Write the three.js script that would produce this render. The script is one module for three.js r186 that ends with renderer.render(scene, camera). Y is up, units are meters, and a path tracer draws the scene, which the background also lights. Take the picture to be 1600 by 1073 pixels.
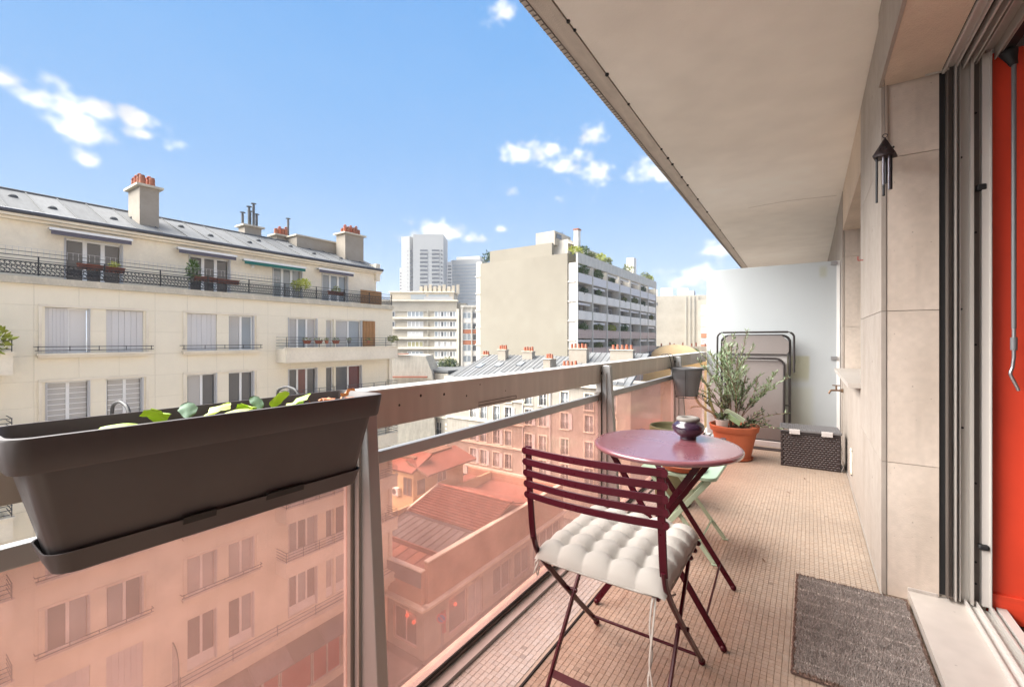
import * as THREE from 'three';
import { mergeGeometries, mergeVertices, toCreasedNormals } from 'three/addons/utils/BufferGeometryUtils.js';
import { RoundedBoxGeometry } from 'three/addons/geometries/RoundedBoxGeometry.js';

// ---------- camera, sky, sun, exposure ----------
const scene = new THREE.Scene();
const camera = new THREE.PerspectiveCamera(75.72, 1600 / 1073, 0.05, 3000);
camera.position.set(0, 1.15, 0);
camera.rotation.y = 34 * Math.PI / 180;
camera.setViewOffset(1600, 1073, 0, 5.5, 1600, 1073);      // shifted lens keeps the verticals upright
camera.updateProjectionMatrix();
scene.fog = new THREE.FogExp2(new THREE.Color(0.9, 0.93, 1.0), 0.00038);            // thin city haze
const renderer = new THREE.WebGLRenderer({ antialias: true });
renderer.toneMapping = THREE.LinearToneMapping;
renderer.toneMappingExposure = 1.0;
renderer.shadowMap.enabled = true;

const EXPO = 4.0, SKYGAIN = 0.236;
renderer.toneMappingExposure = EXPO;
const sun = new THREE.DirectionalLight(new THREE.Color(1, 0.955, 0.885), 5);
sun.position.set(-54, 74, 38);
sun.castShadow = true; sun.shadow.radius = 130;
sun.shadow.mapSize.set(4096, 4096);
Object.assign(sun.shadow.camera, { left: -110, right: 110, top: 110, bottom: -110, near: 1, far: 400 });
scene.add(sun, sun.target);

// ---------- random and noise ----------
function rng(s) { return () => { s |= 0; s = s + 0x6D2B79F5 | 0; let t = Math.imul(s ^ s >>> 15, 1 | s); t = t + Math.imul(t ^ t >>> 7, 61 | t) ^ t; return ((t ^ t >>> 14) >>> 0) / 4294967296; }; }
const hash = (x, y, z) => { let h = Math.imul(x, 374761393) ^ Math.imul(y, 668265263) ^ Math.imul(z, 1274126177); h = Math.imul(h ^ h >>> 13, 1274126177); return ((h ^ h >>> 16) >>> 0) / 4294967296; };
const sm = (t) => t * t * (3 - 2 * t), lerp = (a, b, t) => a + (b - a) * t, clamp = (x, a = 0, b = 1) => Math.min(b, Math.max(a, x));
function noise3(x, y, z) {
  const i = Math.floor(x), j = Math.floor(y), k = Math.floor(z), u = sm(x - i), v = sm(y - j), w = sm(z - k);
  const f = (a, b, c) => hash(i + a, j + b, k + c);
  return lerp(lerp(lerp(f(0, 0, 0), f(1, 0, 0), u), lerp(f(0, 1, 0), f(1, 1, 0), u), v), lerp(lerp(f(0, 0, 1), f(1, 0, 1), u), lerp(f(0, 1, 1), f(1, 1, 1), u), v), w);
}
const fbm3 = (x, y, z, o = 4) => { let s = 0, a = 0.5, n = 0; for (let i = 0; i < o; i++) { s += a * noise3(x, y, z); n += a; a *= 0.5; x *= 2.03; y *= 2.03; z *= 2.03; } return s / n; };
function tile2(x, y, p, sd) {                                // value noise that wraps every p cells
  const i = Math.floor(x), j = Math.floor(y), u = sm(x - i), v = sm(y - j), m = (a) => ((a % p) + p) % p;
  const f = (a, b) => hash(m(i + a), m(j + b), sd);
  return lerp(lerp(f(0, 0), f(1, 0), u), lerp(f(0, 1), f(1, 1), u), v);
}
const tfbm = (u, v, p, o, sd) => { let s = 0, a = 0.5, n = 0; for (let i = 0; i < o; i++) { s += a * tile2(u * p, v * p, p, sd + i); n += a; a *= 0.55; p *= 2; } return s / n; };

// ---------- sky: blue air with small fair-weather clouds in view, denser added ones beyond ----------
{
  const W = 2048, H = 1024, data = new Float32Array(W * H * 4), R = rng(77);
  const clouds = [  // azimuth from the balcony axis, elevation, half width, half height (degrees)
    [-80.0, 20.5, 2.6, 1.9], [-78.4, 18.9, 2.4, 1.9], [-77.3, 20.8, 2.2, 1.4], [-81.2, 20.3, 2.0, 1.4], [-74.8, 21.0, 1.9, 1.3], [-78.2, 16.2, 1.2, 1.1], [-71.1, 19.1, 1.5, 0.8], [-83.0, 21.3, 1.8, 1.1], [-74.3, 19.5, 1.4, 0.8], [-31.9, 23.1, 3.6, 2.0], [-28.9, 23.3, 2.6, 1.6], [-24.6, 24.5, 2.0, 2.2], [-23.3, 20.0, 3.2, 2.6], [-27.4, 21.2, 3.4, 1.9], [-25.3, 22.3, 2.4, 1.6], [-17.6, 20.2, 3.4, 2.7], [-15.9, 19.4, 2.4, 2.0], [-34.4, 18.5, 1.3, 1.0], [-28.0, 17.4, 1.5, 1.1], [-43.1, 13.6, 4.6, 2.1], [-46.3, 12.7, 2.8, 1.3], [-39.0, 12.9, 2.6, 1.3], [-35.5, 14.1, 1.6, 0.8], [-11.9, 7.6, 4.2, 2.0], [-9.7, 10.4, 2.8, 1.4], [-8.4, 6.4, 3.4, 1.8], [-35.2, 36.5, 2.2, 2.2], [-14.8, 2.0, 4.6, 1.1]];
  for (let i = 0; i < 230; i++) {  // denser, larger clouds out of view, added to lift the light
    const az = R() * 360 - 180, el = Math.asin(0.06 + 0.93 * R()) / Math.PI * 180, n = 1 + Math.floor(R() * 4);
    if (az > -98 && az < 22 && el < 46) continue;
    for (let k = 0; k < n; k++) clouds.push([az + (R() - 0.5) * 10 / Math.cos(el * 0.0174), el + (R() - 0.5) * 5, 3 + R() * 6, 2 + R() * 3.4]);
  }
  const dens = new Float32Array(W * H);
  const rad = Math.PI / 180;
  for (const [az, el, rx, ry] of clouds) {
    const ce = Math.cos(el * rad), y0 = Math.floor((el - 2 * ry + 90) / 180 * H), y1 = Math.ceil((el + 2 * ry + 90) / 180 * H);
    // direction (sin az, 0, -cos az): u = atan2(z, x) / 2pi + 0.5
    const uc = (az - 90) / 360 + 0.5, du = 2 * rx / ce / 360;
    for (let y = Math.max(0, y0); y < Math.min(H, y1); y++) for (let xi = Math.floor((uc - du) * W); xi <= Math.ceil((uc + du) * W); xi++) {
      const dx = (xi / W - uc) * 360 * ce / rx, dy = ((y + 0.5) / H * 180 - 90 - el) / ry, r2 = dx * dx + (dy < 0 ? dy * dy * 1.7 : dy * dy);
      if (r2 > 3) continue;
      const x = ((xi % W) + W) % W, q = Math.exp(-r2 * 1.25);
      dens[y * W + x] = Math.max(dens[y * W + x], q);
    }
  }
  for (let y = 0; y < H; y++) {
    const el = ((y + 0.5) / H - 0.5) * Math.PI, s = Math.sin(el), c = Math.cos(el), e = Math.max(0, el / rad);
    const t = 1 - Math.exp(-e / 17), t2 = clamp((e - 30) / 60);
    let air = [lerp(0.57, 0.125, t), lerp(0.755, 0.43, t), lerp(0.98, 0.93, t)];
    air = [lerp(air[0], 0.08, t2), lerp(air[1], 0.29, t2), lerp(air[2], 0.78, t2)];
    if (el < 0) air = [0.36, 0.35, 0.33];
    for (let x = 0; x < W; x++) {
      const i = y * W + x, a = ((x + 0.5) / W - 0.5) * 2 * Math.PI, dx = Math.cos(a) * c, dz = Math.sin(a) * c;
      let q = dens[i], cl = 0, sh = 1;
      if (q > 0.03 && el > 0) {
        const n = fbm3(dx * 26 + 5, s * 34, dz * 26, 5), m = fbm3(dx * 75, s * 95 + 9, dz * 75, 3);
        cl = Math.pow(sm(clamp((q * 1.25 + (n - 0.5) * 1.9 + (m - 0.5) * 1.0 - 0.44) * 0.98)), 1.35) * 0.96;
        sh = 0.66 + 0.34 * sm(clamp(2.2 * fbm3(dx * 30, s * 40 - 0.6, dz * 30 + 3, 4) - 0.45));
      }
      const haze = el > 0 ? 0.05 * fbm3(dx * 4 + 3, s * 9, dz * 4, 4) : 0;
      for (let k = 0; k < 3; k++) data[i * 4 + k] = SKYGAIN * lerp(air[k] + haze * (1 - 0.3 * k), [1.42, 1.42, 1.43][k] * sh, cl);
      data[i * 4 + 3] = 1;
    }
  }
  const sky = new THREE.DataTexture(data, W, H, THREE.RGBAFormat, THREE.FloatType);
  sky.mapping = THREE.EquirectangularReflectionMapping; sky.magFilter = sky.minFilter = THREE.LinearFilter; sky.wrapS = THREE.RepeatWrapping; sky.needsUpdate = true;
  scene.background = sky; scene.environment = sky;
}

// ---------- helpers: names, geometry ----------
const used = {};
function numbered(n) { const k = used[n] = (used[n] ?? -1) + 1; return k ? n + '_' + String(k).padStart(3, '0') : n; }
function tag(o, label, category, group) { o.userData.label = label; o.userData.category = category; if (group) o.userData.group = group; return o; }
function thing(name, label, category, [x, y, z] = [0, 0, 0], turn = 0, group) {
  const o = new THREE.Group(); o.name = numbered(name); o.position.set(x, y, z); o.rotation.y = turn; scene.add(o);
  return tag(o, label, category, group);
}
function struct(name, [x, y, z] = [0, 0, 0]) { const o = new THREE.Group(); o.name = name; o.position.set(x, y, z); o.userData.kind = 'structure'; scene.add(o); return o; }
function M(parent, name, geo, mat, p = [0, 0, 0], r = [0, 0, 0]) {
  const m = new THREE.Mesh(geo, mat); m.name = parent === scene ? numbered(name) : name; m.position.set(...p); m.rotation.set(...r); m.castShadow = m.receiveShadow = true; parent.add(m); return m;
}
function copyOf(o, p, turn, label) { const c = o.clone(); c.name = numbered(o.name.replace(/_\d{3}$/, '')); c.userData = { ...o.userData }; if (label) c.userData.label = label; c.position.set(...p); c.rotation.y = turn; scene.add(c); return c; }
const gcache = {};
function bx(w, h, d) {                                       // a box with uv in metres
  const k = [w, h, d].map((q) => q.toFixed(4)).join(); if (gcache[k]) return gcache[k];
  const g = new THREE.BoxGeometry(w, h, d), uv = g.attributes.uv, s = [[d, h], [d, h], [w, d], [w, d], [w, h], [w, h]];
  for (let i = 0; i < 24; i++) { const [a, b] = s[i >> 2]; uv.setXY(i, uv.getX(i) * a, uv.getY(i) * b); }
  return gcache[k] = g;
}
const rb = (w, h, d, r = 0.004, s = 2) => { const k = 'r' + [w, h, d, r, s].join(); return gcache[k] ??= new RoundedBoxGeometry(w, h, d, s, r); };
const T = (g, p = [0, 0, 0], r = [0, 0, 0], s = [1, 1, 1]) => { const q = g.clone(); q.applyMatrix4(new THREE.Matrix4().compose(new THREE.Vector3(...p), new THREE.Quaternion().setFromEuler(new THREE.Euler(...r)), new THREE.Vector3(...s))); return q; };
function merge(list) { return mergeGeometries(list.map((g) => { const q = g.index ? g.toNonIndexed() : g.clone(); for (const k of Object.keys(q.attributes)) if (!['position', 'normal', 'uv'].includes(k)) q.deleteAttribute(k); return q; })); }
const B = (w, h, d, x, y, z, r) => T(bx(w, h, d), [x, y, z], r);   // a placed box
const V = (a) => new THREE.Vector3(...a);
function rod(a, b, r, seg = 8, r2 = r) {                      // a round rod between two points
  const A = V(a), D = V(b).sub(A), l = D.length(), g = new THREE.CylinderGeometry(r2, r, l, seg);
  g.translate(0, l / 2, 0); g.applyQuaternion(new THREE.Quaternion().setFromUnitVectors(new THREE.Vector3(0, 1, 0), D.normalize())); g.translate(...a); return g;
}
const tube = (pts, r, seg = 6, n = 0, closed = false) => new THREE.TubeGeometry(new THREE.CatmullRomCurve3(pts.map(V), closed, 'catmullrom', 0.3), n || pts.length * 6, r, seg, closed);
function strap(pts, axis, w, t, smooth = 0) {                 // a flat bar swept along points; axis = direction of its width
  let P = pts.map(V); if (smooth) P = new THREE.CatmullRomCurve3(P, false, 'catmullrom', 0.4).getPoints(smooth);
  const A = V(axis).normalize(), pos = [], idx = [], uv = []; let L = 0;
  P.forEach((p, i) => {
    const tg = P[Math.min(i + 1, P.length - 1)].clone().sub(P[Math.max(i - 1, 0)]).normalize(), N = new THREE.Vector3().crossVectors(tg, A).normalize();
    if (i) L += p.distanceTo(P[i - 1]);
    const e = Math.min(t, w) * 0.22;
    for (const [a, b] of [[-w / 2 + e, -t / 2], [w / 2 - e, -t / 2], [w / 2, -t / 2 + e], [w / 2, t / 2 - e], [w / 2 - e, t / 2], [-w / 2 + e, t / 2], [-w / 2, t / 2 - e], [-w / 2, -t / 2 + e]]) { const q = p.clone().addScaledVector(A, a).addScaledVector(N, b); pos.push(q.x, q.y, q.z); uv.push(a + b, L); }
  });
  const n = P.length;
  for (let i = 0; i < n - 1; i++) for (let k = 0; k < 8; k++) { const a = i * 8 + k, b = i * 8 + (k + 1) % 8; idx.push(a, a + 8, b, b, a + 8, b + 8); }
  for (const [o, f] of [[0, 0], [(n - 1) * 8, 1]]) for (let k = 1; k < 7; k++) f ? idx.push(o, o + k + 1, o + k) : idx.push(o, o + k, o + k + 1);
  let g = new THREE.BufferGeometry(); g.setAttribute('position', new THREE.Float32BufferAttribute(pos, 3)); g.setAttribute('uv', new THREE.Float32BufferAttribute(uv, 2)); g.setIndex(idx);
  g = g.toNonIndexed(); g.computeVertexNormals(); return g;
}
const lathe = (pts, seg = 40) => new THREE.LatheGeometry(pts.map(([r, y]) => new THREE.Vector2(r, y)), seg);
function wallShape(u0, u1, v0, v1, holes, depth) {             // a wall with openings; uv in metres
  const s = new THREE.Shape([[u0, v0], [u1, v0], [u1, v1], [u0, v1]].map((q) => new THREE.Vector2(...q)));
  for (const [a, b, c, d] of holes) s.holes.push(new THREE.Path([[a, b], [a, d], [c, d], [c, b]].map((q) => new THREE.Vector2(...q))));
  return new THREE.ExtrudeGeometry(s, { depth, bevelEnabled: false });
}
const ext = (pts, depth, bevel = 0) => new THREE.ExtrudeGeometry(new THREE.Shape(pts.map((q) => new THREE.Vector2(...q))), { depth, bevelEnabled: bevel > 0, bevelSize: bevel, bevelThickness: bevel, bevelSegments: 2, curveSegments: 8 });
function leafGeo(l, w, bend, nl = 5, wav = 0) {                // one leaf, growing along +y, bending towards +z
  const pos = [], idx = [], uv = [];
  for (let i = 0; i <= nl; i++) for (let j = 0; j <= 2; j++) {
    const t = i / nl, sx = (j - 1), ww = w * 0.5 * Math.pow(Math.sin(Math.PI * clamp(0.06 + t * 0.92)), 0.8) * (1 + wav * Math.sin(t * 19 + j * 3));
    pos.push(sx * ww, l * (t - bend * 0.35 * t * t), bend * l * t * t * 0.8 + Math.abs(sx) * ww * 0.35); uv.push(j / 2, t);
  }
  for (let i = 0; i < nl; i++) for (let j = 0; j < 2; j++) { const a = i * 3 + j; idx.push(a, a + 1, a + 3, a + 1, a + 4, a + 3); }
  const g = new THREE.BufferGeometry(); g.setAttribute('position', new THREE.Float32BufferAttribute(pos, 3)); g.setAttribute('uv', new THREE.Float32BufferAttribute(uv, 2)); g.setIndex(idx); g.computeVertexNormals(); return g;
}
function setAt(g, p, dir, roll, s = 1) { const q = g.clone(), Q = new THREE.Quaternion().setFromUnitVectors(new THREE.Vector3(0, 1, 0), V(dir).normalize()).multiply(new THREE.Quaternion().setFromAxisAngle(new THREE.Vector3(0, 1, 0), roll)); q.applyMatrix4(new THREE.Matrix4().compose(V(p), Q, new THREE.Vector3(s, s, s))); return q; }

// ---------- textures and materials (linear base colours) ----------
function dtex(n, f, srgb, metres = 1, metresV = metres, nv = n) {
  const d = new Uint8Array(n * nv * 4);
  for (let y = 0; y < nv; y++) for (let x = 0; x < n; x++) { const c = f((x + 0.5) / n, (y + 0.5) / nv), i = (y * n + x) * 4; for (let k = 0; k < 3; k++) d[i + k] = 255 * clamp(Array.isArray(c) ? c[k] : c); d[i + 3] = 255; }
  const t = new THREE.DataTexture(d, n, nv); t.wrapS = t.wrapT = THREE.RepeatWrapping; t.magFilter = THREE.LinearFilter; t.minFilter = THREE.LinearMipmapLinearFilter; t.generateMipmaps = true;
  if (srgb) t.colorSpace = THREE.SRGBColorSpace; t.repeat.set(1 / metres, 1 / metresV); t.needsUpdate = true; return t;
}
const rep = (t, m, mv = m) => { const c = t.clone(); c.repeat.set(1 / m, 1 / mv); c.needsUpdate = true; return c; };
const lin = (r, g, b) => new THREE.Color().setRGB(r, g, b);
const S = (c, o = {}) => new THREE.MeshStandardMaterial({ color: lin(...c), roughness: 0.8, metalness: 0, ...o });
const P = (c, o = {}) => new THREE.MeshPhysicalMaterial({ color: lin(...c), roughness: 0.6, ...o });
// soft stains (near white, multiplied with the base colour) and grain
const stainT = dtex(512, (u, v) => { const a = tfbm(u, v, 3, 5, 11), b = tfbm(u, v, 24, 3, 40); const k = 0.89 + 0.115 * a + 0.05 * b; return [k, k * (0.985 + 0.01 * a), k * (0.965 + 0.02 * a)]; }, true, 2.6);
const grainT = dtex(256, (u, v) => 0.3 * tfbm(u, v, 8, 3, 71) + 0.7 * tfbm(u, v, 64, 2, 5), false, 0.35);
const roughT = dtex(256, (u, v) => [1, 0.62 + 0.5 * tfbm(u, v, 4, 5, 91), 1], false, 0.8);
const stoneT = dtex(512, (u, v) => {
  const w = tfbm(u, v, 4, 4, 19), a = tfbm(u + 0.08 * w, v * 0.5, 6, 5, 3), b = tfbm(u, v, 50, 2, 23), pit = tile2(u * 90, v * 90, 90, 8) > 0.985 ? 0.72 : 1;
  const st = clamp((tfbm(u * 2, v * 0.25, 8, 3, 61) - 0.55) * 2.2); const k = (0.85 + 0.17 * a + 0.06 * b) * pit * (1 - 0.12 * st); return [k, k * (0.965 + 0.02 * a), k * (0.935 + 0.04 * a)];
}, true, 1.4);
const streakT = dtex(512, (u, v) => { const a = tfbm(u * 4, v * 0.5, 8, 4, 33), b = tfbm(u, v, 6, 4, 57), k = 0.80 + 0.14 * a + 0.12 * b; return [k, k * 0.99, k * 0.97]; }, true, 3);
// rendered facade scored into panels
const panelT = dtex(512, (u, v) => { const a = tfbm(u, v, 4, 5, 14), s = tfbm(u * 3, v * 0.4, 8, 3, 25); const j = Math.min(Math.abs((u * 2) % 1 - 0.5) < 0.497 ? 1 : 0, Math.abs((v * 3) % 1 - 0.5) < 0.4965 ? 1 : 0); const k = (0.955 + 0.04 * a + 0.012 * s) * (j ? 1 : 0.86); return [k, k * 0.995, k * 0.985]; }, true, 2.46, 2.87);
const panelB = dtex(512, (u, v) => Math.min(Math.abs((u * 2) % 1 - 0.5) < 0.495 ? 1 : 0, Math.abs((v * 3) % 1 - 0.5) < 0.494 ? 1 : 0), false, 2.46, 2.87);
const asphT = dtex(512, (u, v) => { const k = 0.72 + 0.3 * tfbm(u, v, 5, 5, 2) + 0.18 * (tile2(u * 200, v * 200, 200, 4) - 0.5); return k; }, true, 6);
const mat = {
  opp: S([0.86, 0.795, 0.655], { map: panelT, bumpMap: panelB, bumpScale: 0.006, roughness: 0.92 }),
  trim: S([0.84, 0.78, 0.66], { map: rep(stainT, 2.6), roughness: 0.9 }),
  stain: S([0.68, 0.63, 0.53], { map: rep(streakT, 3), roughness: 0.92 }),
  white: S([0.78, 0.78, 0.77], { roughness: 0.45 }), shutter: S([0.62, 0.61, 0.61], { roughness: 0.6 }), shutterD: S([0.5, 0.49, 0.5], { roughness: 0.6 }),
  glass: P([0.085, 0.086, 0.09], { roughness: 0.06, clearcoat: 0.5, clearcoatRoughness: 0.03 }), glassC: P([0.42, 0.41, 0.40], { roughness: 0.12, clearcoat: 0.6 }), glassB: P([0.27, 0.30, 0.32], { roughness: 0.1, clearcoat: 0.6 }), glassR: P([0.13, 0.035, 0.03], { roughness: 0.1, clearcoat: 0.6 }), glassY: P([0.36, 0.33, 0.17], { roughness: 0.2 }),
  curtain: S([0.66, 0.65, 0.64], { roughness: 0.95 }),
  iron: S([0.02, 0.02, 0.022], { roughness: 0.55 }), ironL: S([0.06, 0.06, 0.065], { roughness: 0.6 }),
  zinc: S([0.155, 0.161, 0.17], { map: rep(streakT, 2), roughness: 0.9, metalness: 0.08 }), zincL: S([0.195, 0.203, 0.213], { map: rep(streakT, 2), roughness: 0.5, metalness: 0.2 }), zincD: S([0.13, 0.136, 0.144], { map: rep(streakT, 2), roughness: 0.9, metalness: 0.08 }), gutter: S([0.07, 0.075, 0.09], { roughness: 0.45, metalness: 0.4 }),
  chim: S([0.34, 0.305, 0.26], { map: rep(stainT, 1.9), roughness: 0.95 }), pot: S([0.29, 0.11, 0.065], { roughness: 0.85 }), potD: S([0.36, 0.10, 0.05], { roughness: 0.85 }),
  awn: S([0.11, 0.10, 0.125], { roughness: 0.85 }), awnG: S([0.01, 0.13, 0.11], { roughness: 0.8 }),
  wood: S([0.42, 0.22, 0.09], { map: rep(streakT, 0.8), roughness: 0.8 }), boxBr: S([0.20, 0.06, 0.035], { roughness: 0.8 }),
  leaf: P([0.075, 0.135, 0.03], { roughness: 0.75, side: THREE.DoubleSide, transmission: 0.25, thickness: 0 }), leafY: P([0.30, 0.33, 0.03], { roughness: 0.75, side: THREE.DoubleSide, transmission: 0.25, thickness: 0 }), leafD: P([0.04, 0.075, 0.03], { roughness: 0.75, side: THREE.DoubleSide }), leafO: P([0.14, 0.16, 0.05], { roughness: 0.8, side: THREE.DoubleSide }),
  asph: S([0.12, 0.115, 0.112], { map: asphT, roughness: 0.93 }), pave: S([0.20, 0.19, 0.18], { map: rep(stainT, 2), roughness: 0.9 }), kerb: S([0.3, 0.29, 0.27], { roughness: 0.9 }),
  ceil: S([0.86, 0.825, 0.775], { map: rep(stainT, 4.2), bumpMap: rep(grainT, 0.5), bumpScale: 0.001, roughness: 0.95 }), band: S([0.60, 0.54, 0.49], { map: rep(streakT, 0.9), bumpMap: rep(grainT, 0.2), bumpScale: 0.002, roughness: 0.95 }),
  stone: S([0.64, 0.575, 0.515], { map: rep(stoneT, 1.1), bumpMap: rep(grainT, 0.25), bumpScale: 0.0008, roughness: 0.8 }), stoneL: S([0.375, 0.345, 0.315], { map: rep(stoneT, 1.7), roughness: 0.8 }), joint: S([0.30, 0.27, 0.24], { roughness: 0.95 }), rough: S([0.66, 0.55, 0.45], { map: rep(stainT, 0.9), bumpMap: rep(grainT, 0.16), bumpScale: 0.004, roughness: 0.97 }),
  marble: P([0.50, 0.48, 0.46], { map: rep(stoneT, 2.3), roughness: 0.38 }),
  alu: S([0.47, 0.44, 0.405], { roughness: 0.42, metalness: 0.12, roughnessMap: roughT }), aluD: S([0.16, 0.135, 0.12], { roughness: 0.5, metalness: 0.3 }), aluL: S([0.56, 0.53, 0.50], { roughness: 0.4, metalness: 0.12, roughnessMap: roughT }), black: S([0.012, 0.012, 0.013], { roughness: 0.6 }),
  rail: S([0.58, 0.54, 0.505], { map: rep(streakT, 1.7), roughness: 0.48, metalness: 0.25, roughnessMap: roughT }), railG: S([0.33, 0.33, 0.33], { roughness: 0.42, metalness: 0.4 }), post: S([0.36, 0.33, 0.31], { roughness: 0.45, metalness: 0.35 }),
  pinkGlass: P([1.0, 0.815, 0.79], { map: rep(stainT, 0.8), roughness: 0.15, transmission: 0.80, thickness: 0, ior: 1.5 }),
  screen: P([0.57, 0.605, 0.625], { roughness: 0.8, transmission: 0.28, thickness: 0 }),
  red: S([0.85, 0.07, 0.028], { map: rep(stainT, 3), roughness: 0.55 }), inFloor: S([0.05, 0.035, 0.03], { roughness: 0.5 }), inCeil: S([0.75, 0.72, 0.70], { roughness: 0.9 }),
  burg: P([0.05, 0.003, 0.009], { roughness: 0.36, specularIntensity: 0.45, roughnessMap: rep(roughT, 0.3) }), burgT: P([0.18, 0.062, 0.075], { roughness: 0.34, clearcoat: 0.9, clearcoatRoughness: 0.16, roughnessMap: rep(roughT, 0.4) }), mint: S([0.34, 0.47, 0.35], { roughness: 0.5, roughnessMap: rep(roughT, 0.4) }),
  cotton: P([0.345, 0.32, 0.295], { roughness: 0.95, sheen: 0.3, bumpMap: rep(grainT, 0.02), bumpScale: 0.0006 }),
  plast: S([0.074, 0.065, 0.067], { roughness: 0.6, roughnessMap: rep(roughT, 0.3) }), plastIn: S([0.075, 0.062, 0.056], { roughness: 0.65 }), grey: S([0.10, 0.10, 0.105], { roughness: 0.5 }),
  soil: S([0.055, 0.035, 0.025], { map: rep(stainT, 0.1), bumpMap: rep(grainT, 0.08), bumpScale: 0.006, roughness: 1 }),
  terra: S([0.43, 0.12, 0.055], { map: rep(stainT, 0.5), roughness: 0.75 }), olive: S([0.12, 0.12, 0.06], { map: rep(stainT, 0.5), roughness: 0.7 }),
  purple: P([0.026, 0.012, 0.03], { roughness: 0.25, clearcoat: 0.6, clearcoatRoughness: 0.1, map: rep(stainT, 0.2) }), stonePot: S([0.17, 0.155, 0.145], { map: rep(stainT, 0.1), roughness: 0.85 }), whitePot: S([0.55, 0.52, 0.51], { roughness: 0.5 }),
  bark: S([0.17, 0.115, 0.08], { map: rep(stainT, 0.1), roughness: 0.9 }),
  wick: S([0.024, 0.016, 0.016], { roughness: 0.5 }), wickL: S([0.13, 0.125, 0.13], { roughness: 0.45 }), latch: S([0.48, 0.45, 0.44], { roughness: 0.5 }),
  mesh: P([0.235, 0.205, 0.195], { roughness: 0.7, transmission: 0.18, thickness: 0, bumpMap: rep(grainT, 0.03), bumpScale: 0.001 }), meshD: P([0.16, 0.13, 0.12], { roughness: 0.7, transmission: 0.15, thickness: 0 }), tubeD: S([0.04, 0.034, 0.034], { roughness: 0.35, metalness: 0.3 }),
  brass: S([0.22, 0.14, 0.09], { roughness: 0.4, metalness: 0.7 }), steel: S([0.42, 0.42, 0.43], { roughness: 0.3, metalness: 0.8 }), greyRod: S([0.20, 0.205, 0.215], { roughness: 0.4, metalness: 0.2 }), bronze: S([0.05, 0.036, 0.04], { roughness: 0.5, metalness: 0.4 }),
  tileRoof: S([0.30, 0.125, 0.095], { map: rep(stainT, 2), roughness: 0.9 }), ochre: S([0.60, 0.36, 0.14], { map: rep(stainT, 2.5), roughness: 0.92 }), orangeW: S([0.50, 0.29, 0.20], { map: rep(stainT, 3), roughness: 0.9 }), yellowW: S([0.62, 0.48, 0.28], { map: rep(stainT, 3), roughness: 0.92 }),
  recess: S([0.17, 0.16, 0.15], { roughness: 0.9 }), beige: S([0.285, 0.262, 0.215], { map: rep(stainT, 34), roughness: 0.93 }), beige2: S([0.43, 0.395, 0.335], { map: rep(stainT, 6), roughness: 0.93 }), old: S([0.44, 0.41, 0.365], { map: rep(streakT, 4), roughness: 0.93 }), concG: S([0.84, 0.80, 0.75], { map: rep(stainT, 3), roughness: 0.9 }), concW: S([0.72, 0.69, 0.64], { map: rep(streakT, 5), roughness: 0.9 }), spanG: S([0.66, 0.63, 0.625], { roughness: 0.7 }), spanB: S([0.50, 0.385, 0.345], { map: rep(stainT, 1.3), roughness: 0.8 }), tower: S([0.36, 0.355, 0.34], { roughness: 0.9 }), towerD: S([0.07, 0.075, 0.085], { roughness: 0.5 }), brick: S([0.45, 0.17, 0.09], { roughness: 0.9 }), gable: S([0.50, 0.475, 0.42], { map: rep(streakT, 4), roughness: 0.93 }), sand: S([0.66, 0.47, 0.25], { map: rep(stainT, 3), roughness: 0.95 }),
  shopRed: P([0.42, 0.02, 0.03], { roughness: 0.15, clearcoat: 0.5 }), canopy: S([0.26, 0.25, 0.27], { map: rep(streakT, 1.5), roughness: 0.85 }), brown: S([0.25, 0.17, 0.12], { roughness: 0.8 }), sign: S([0.16, 0.16, 0.18], { map: rep(stainT, 2), roughness: 0.7 }),
};

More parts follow.
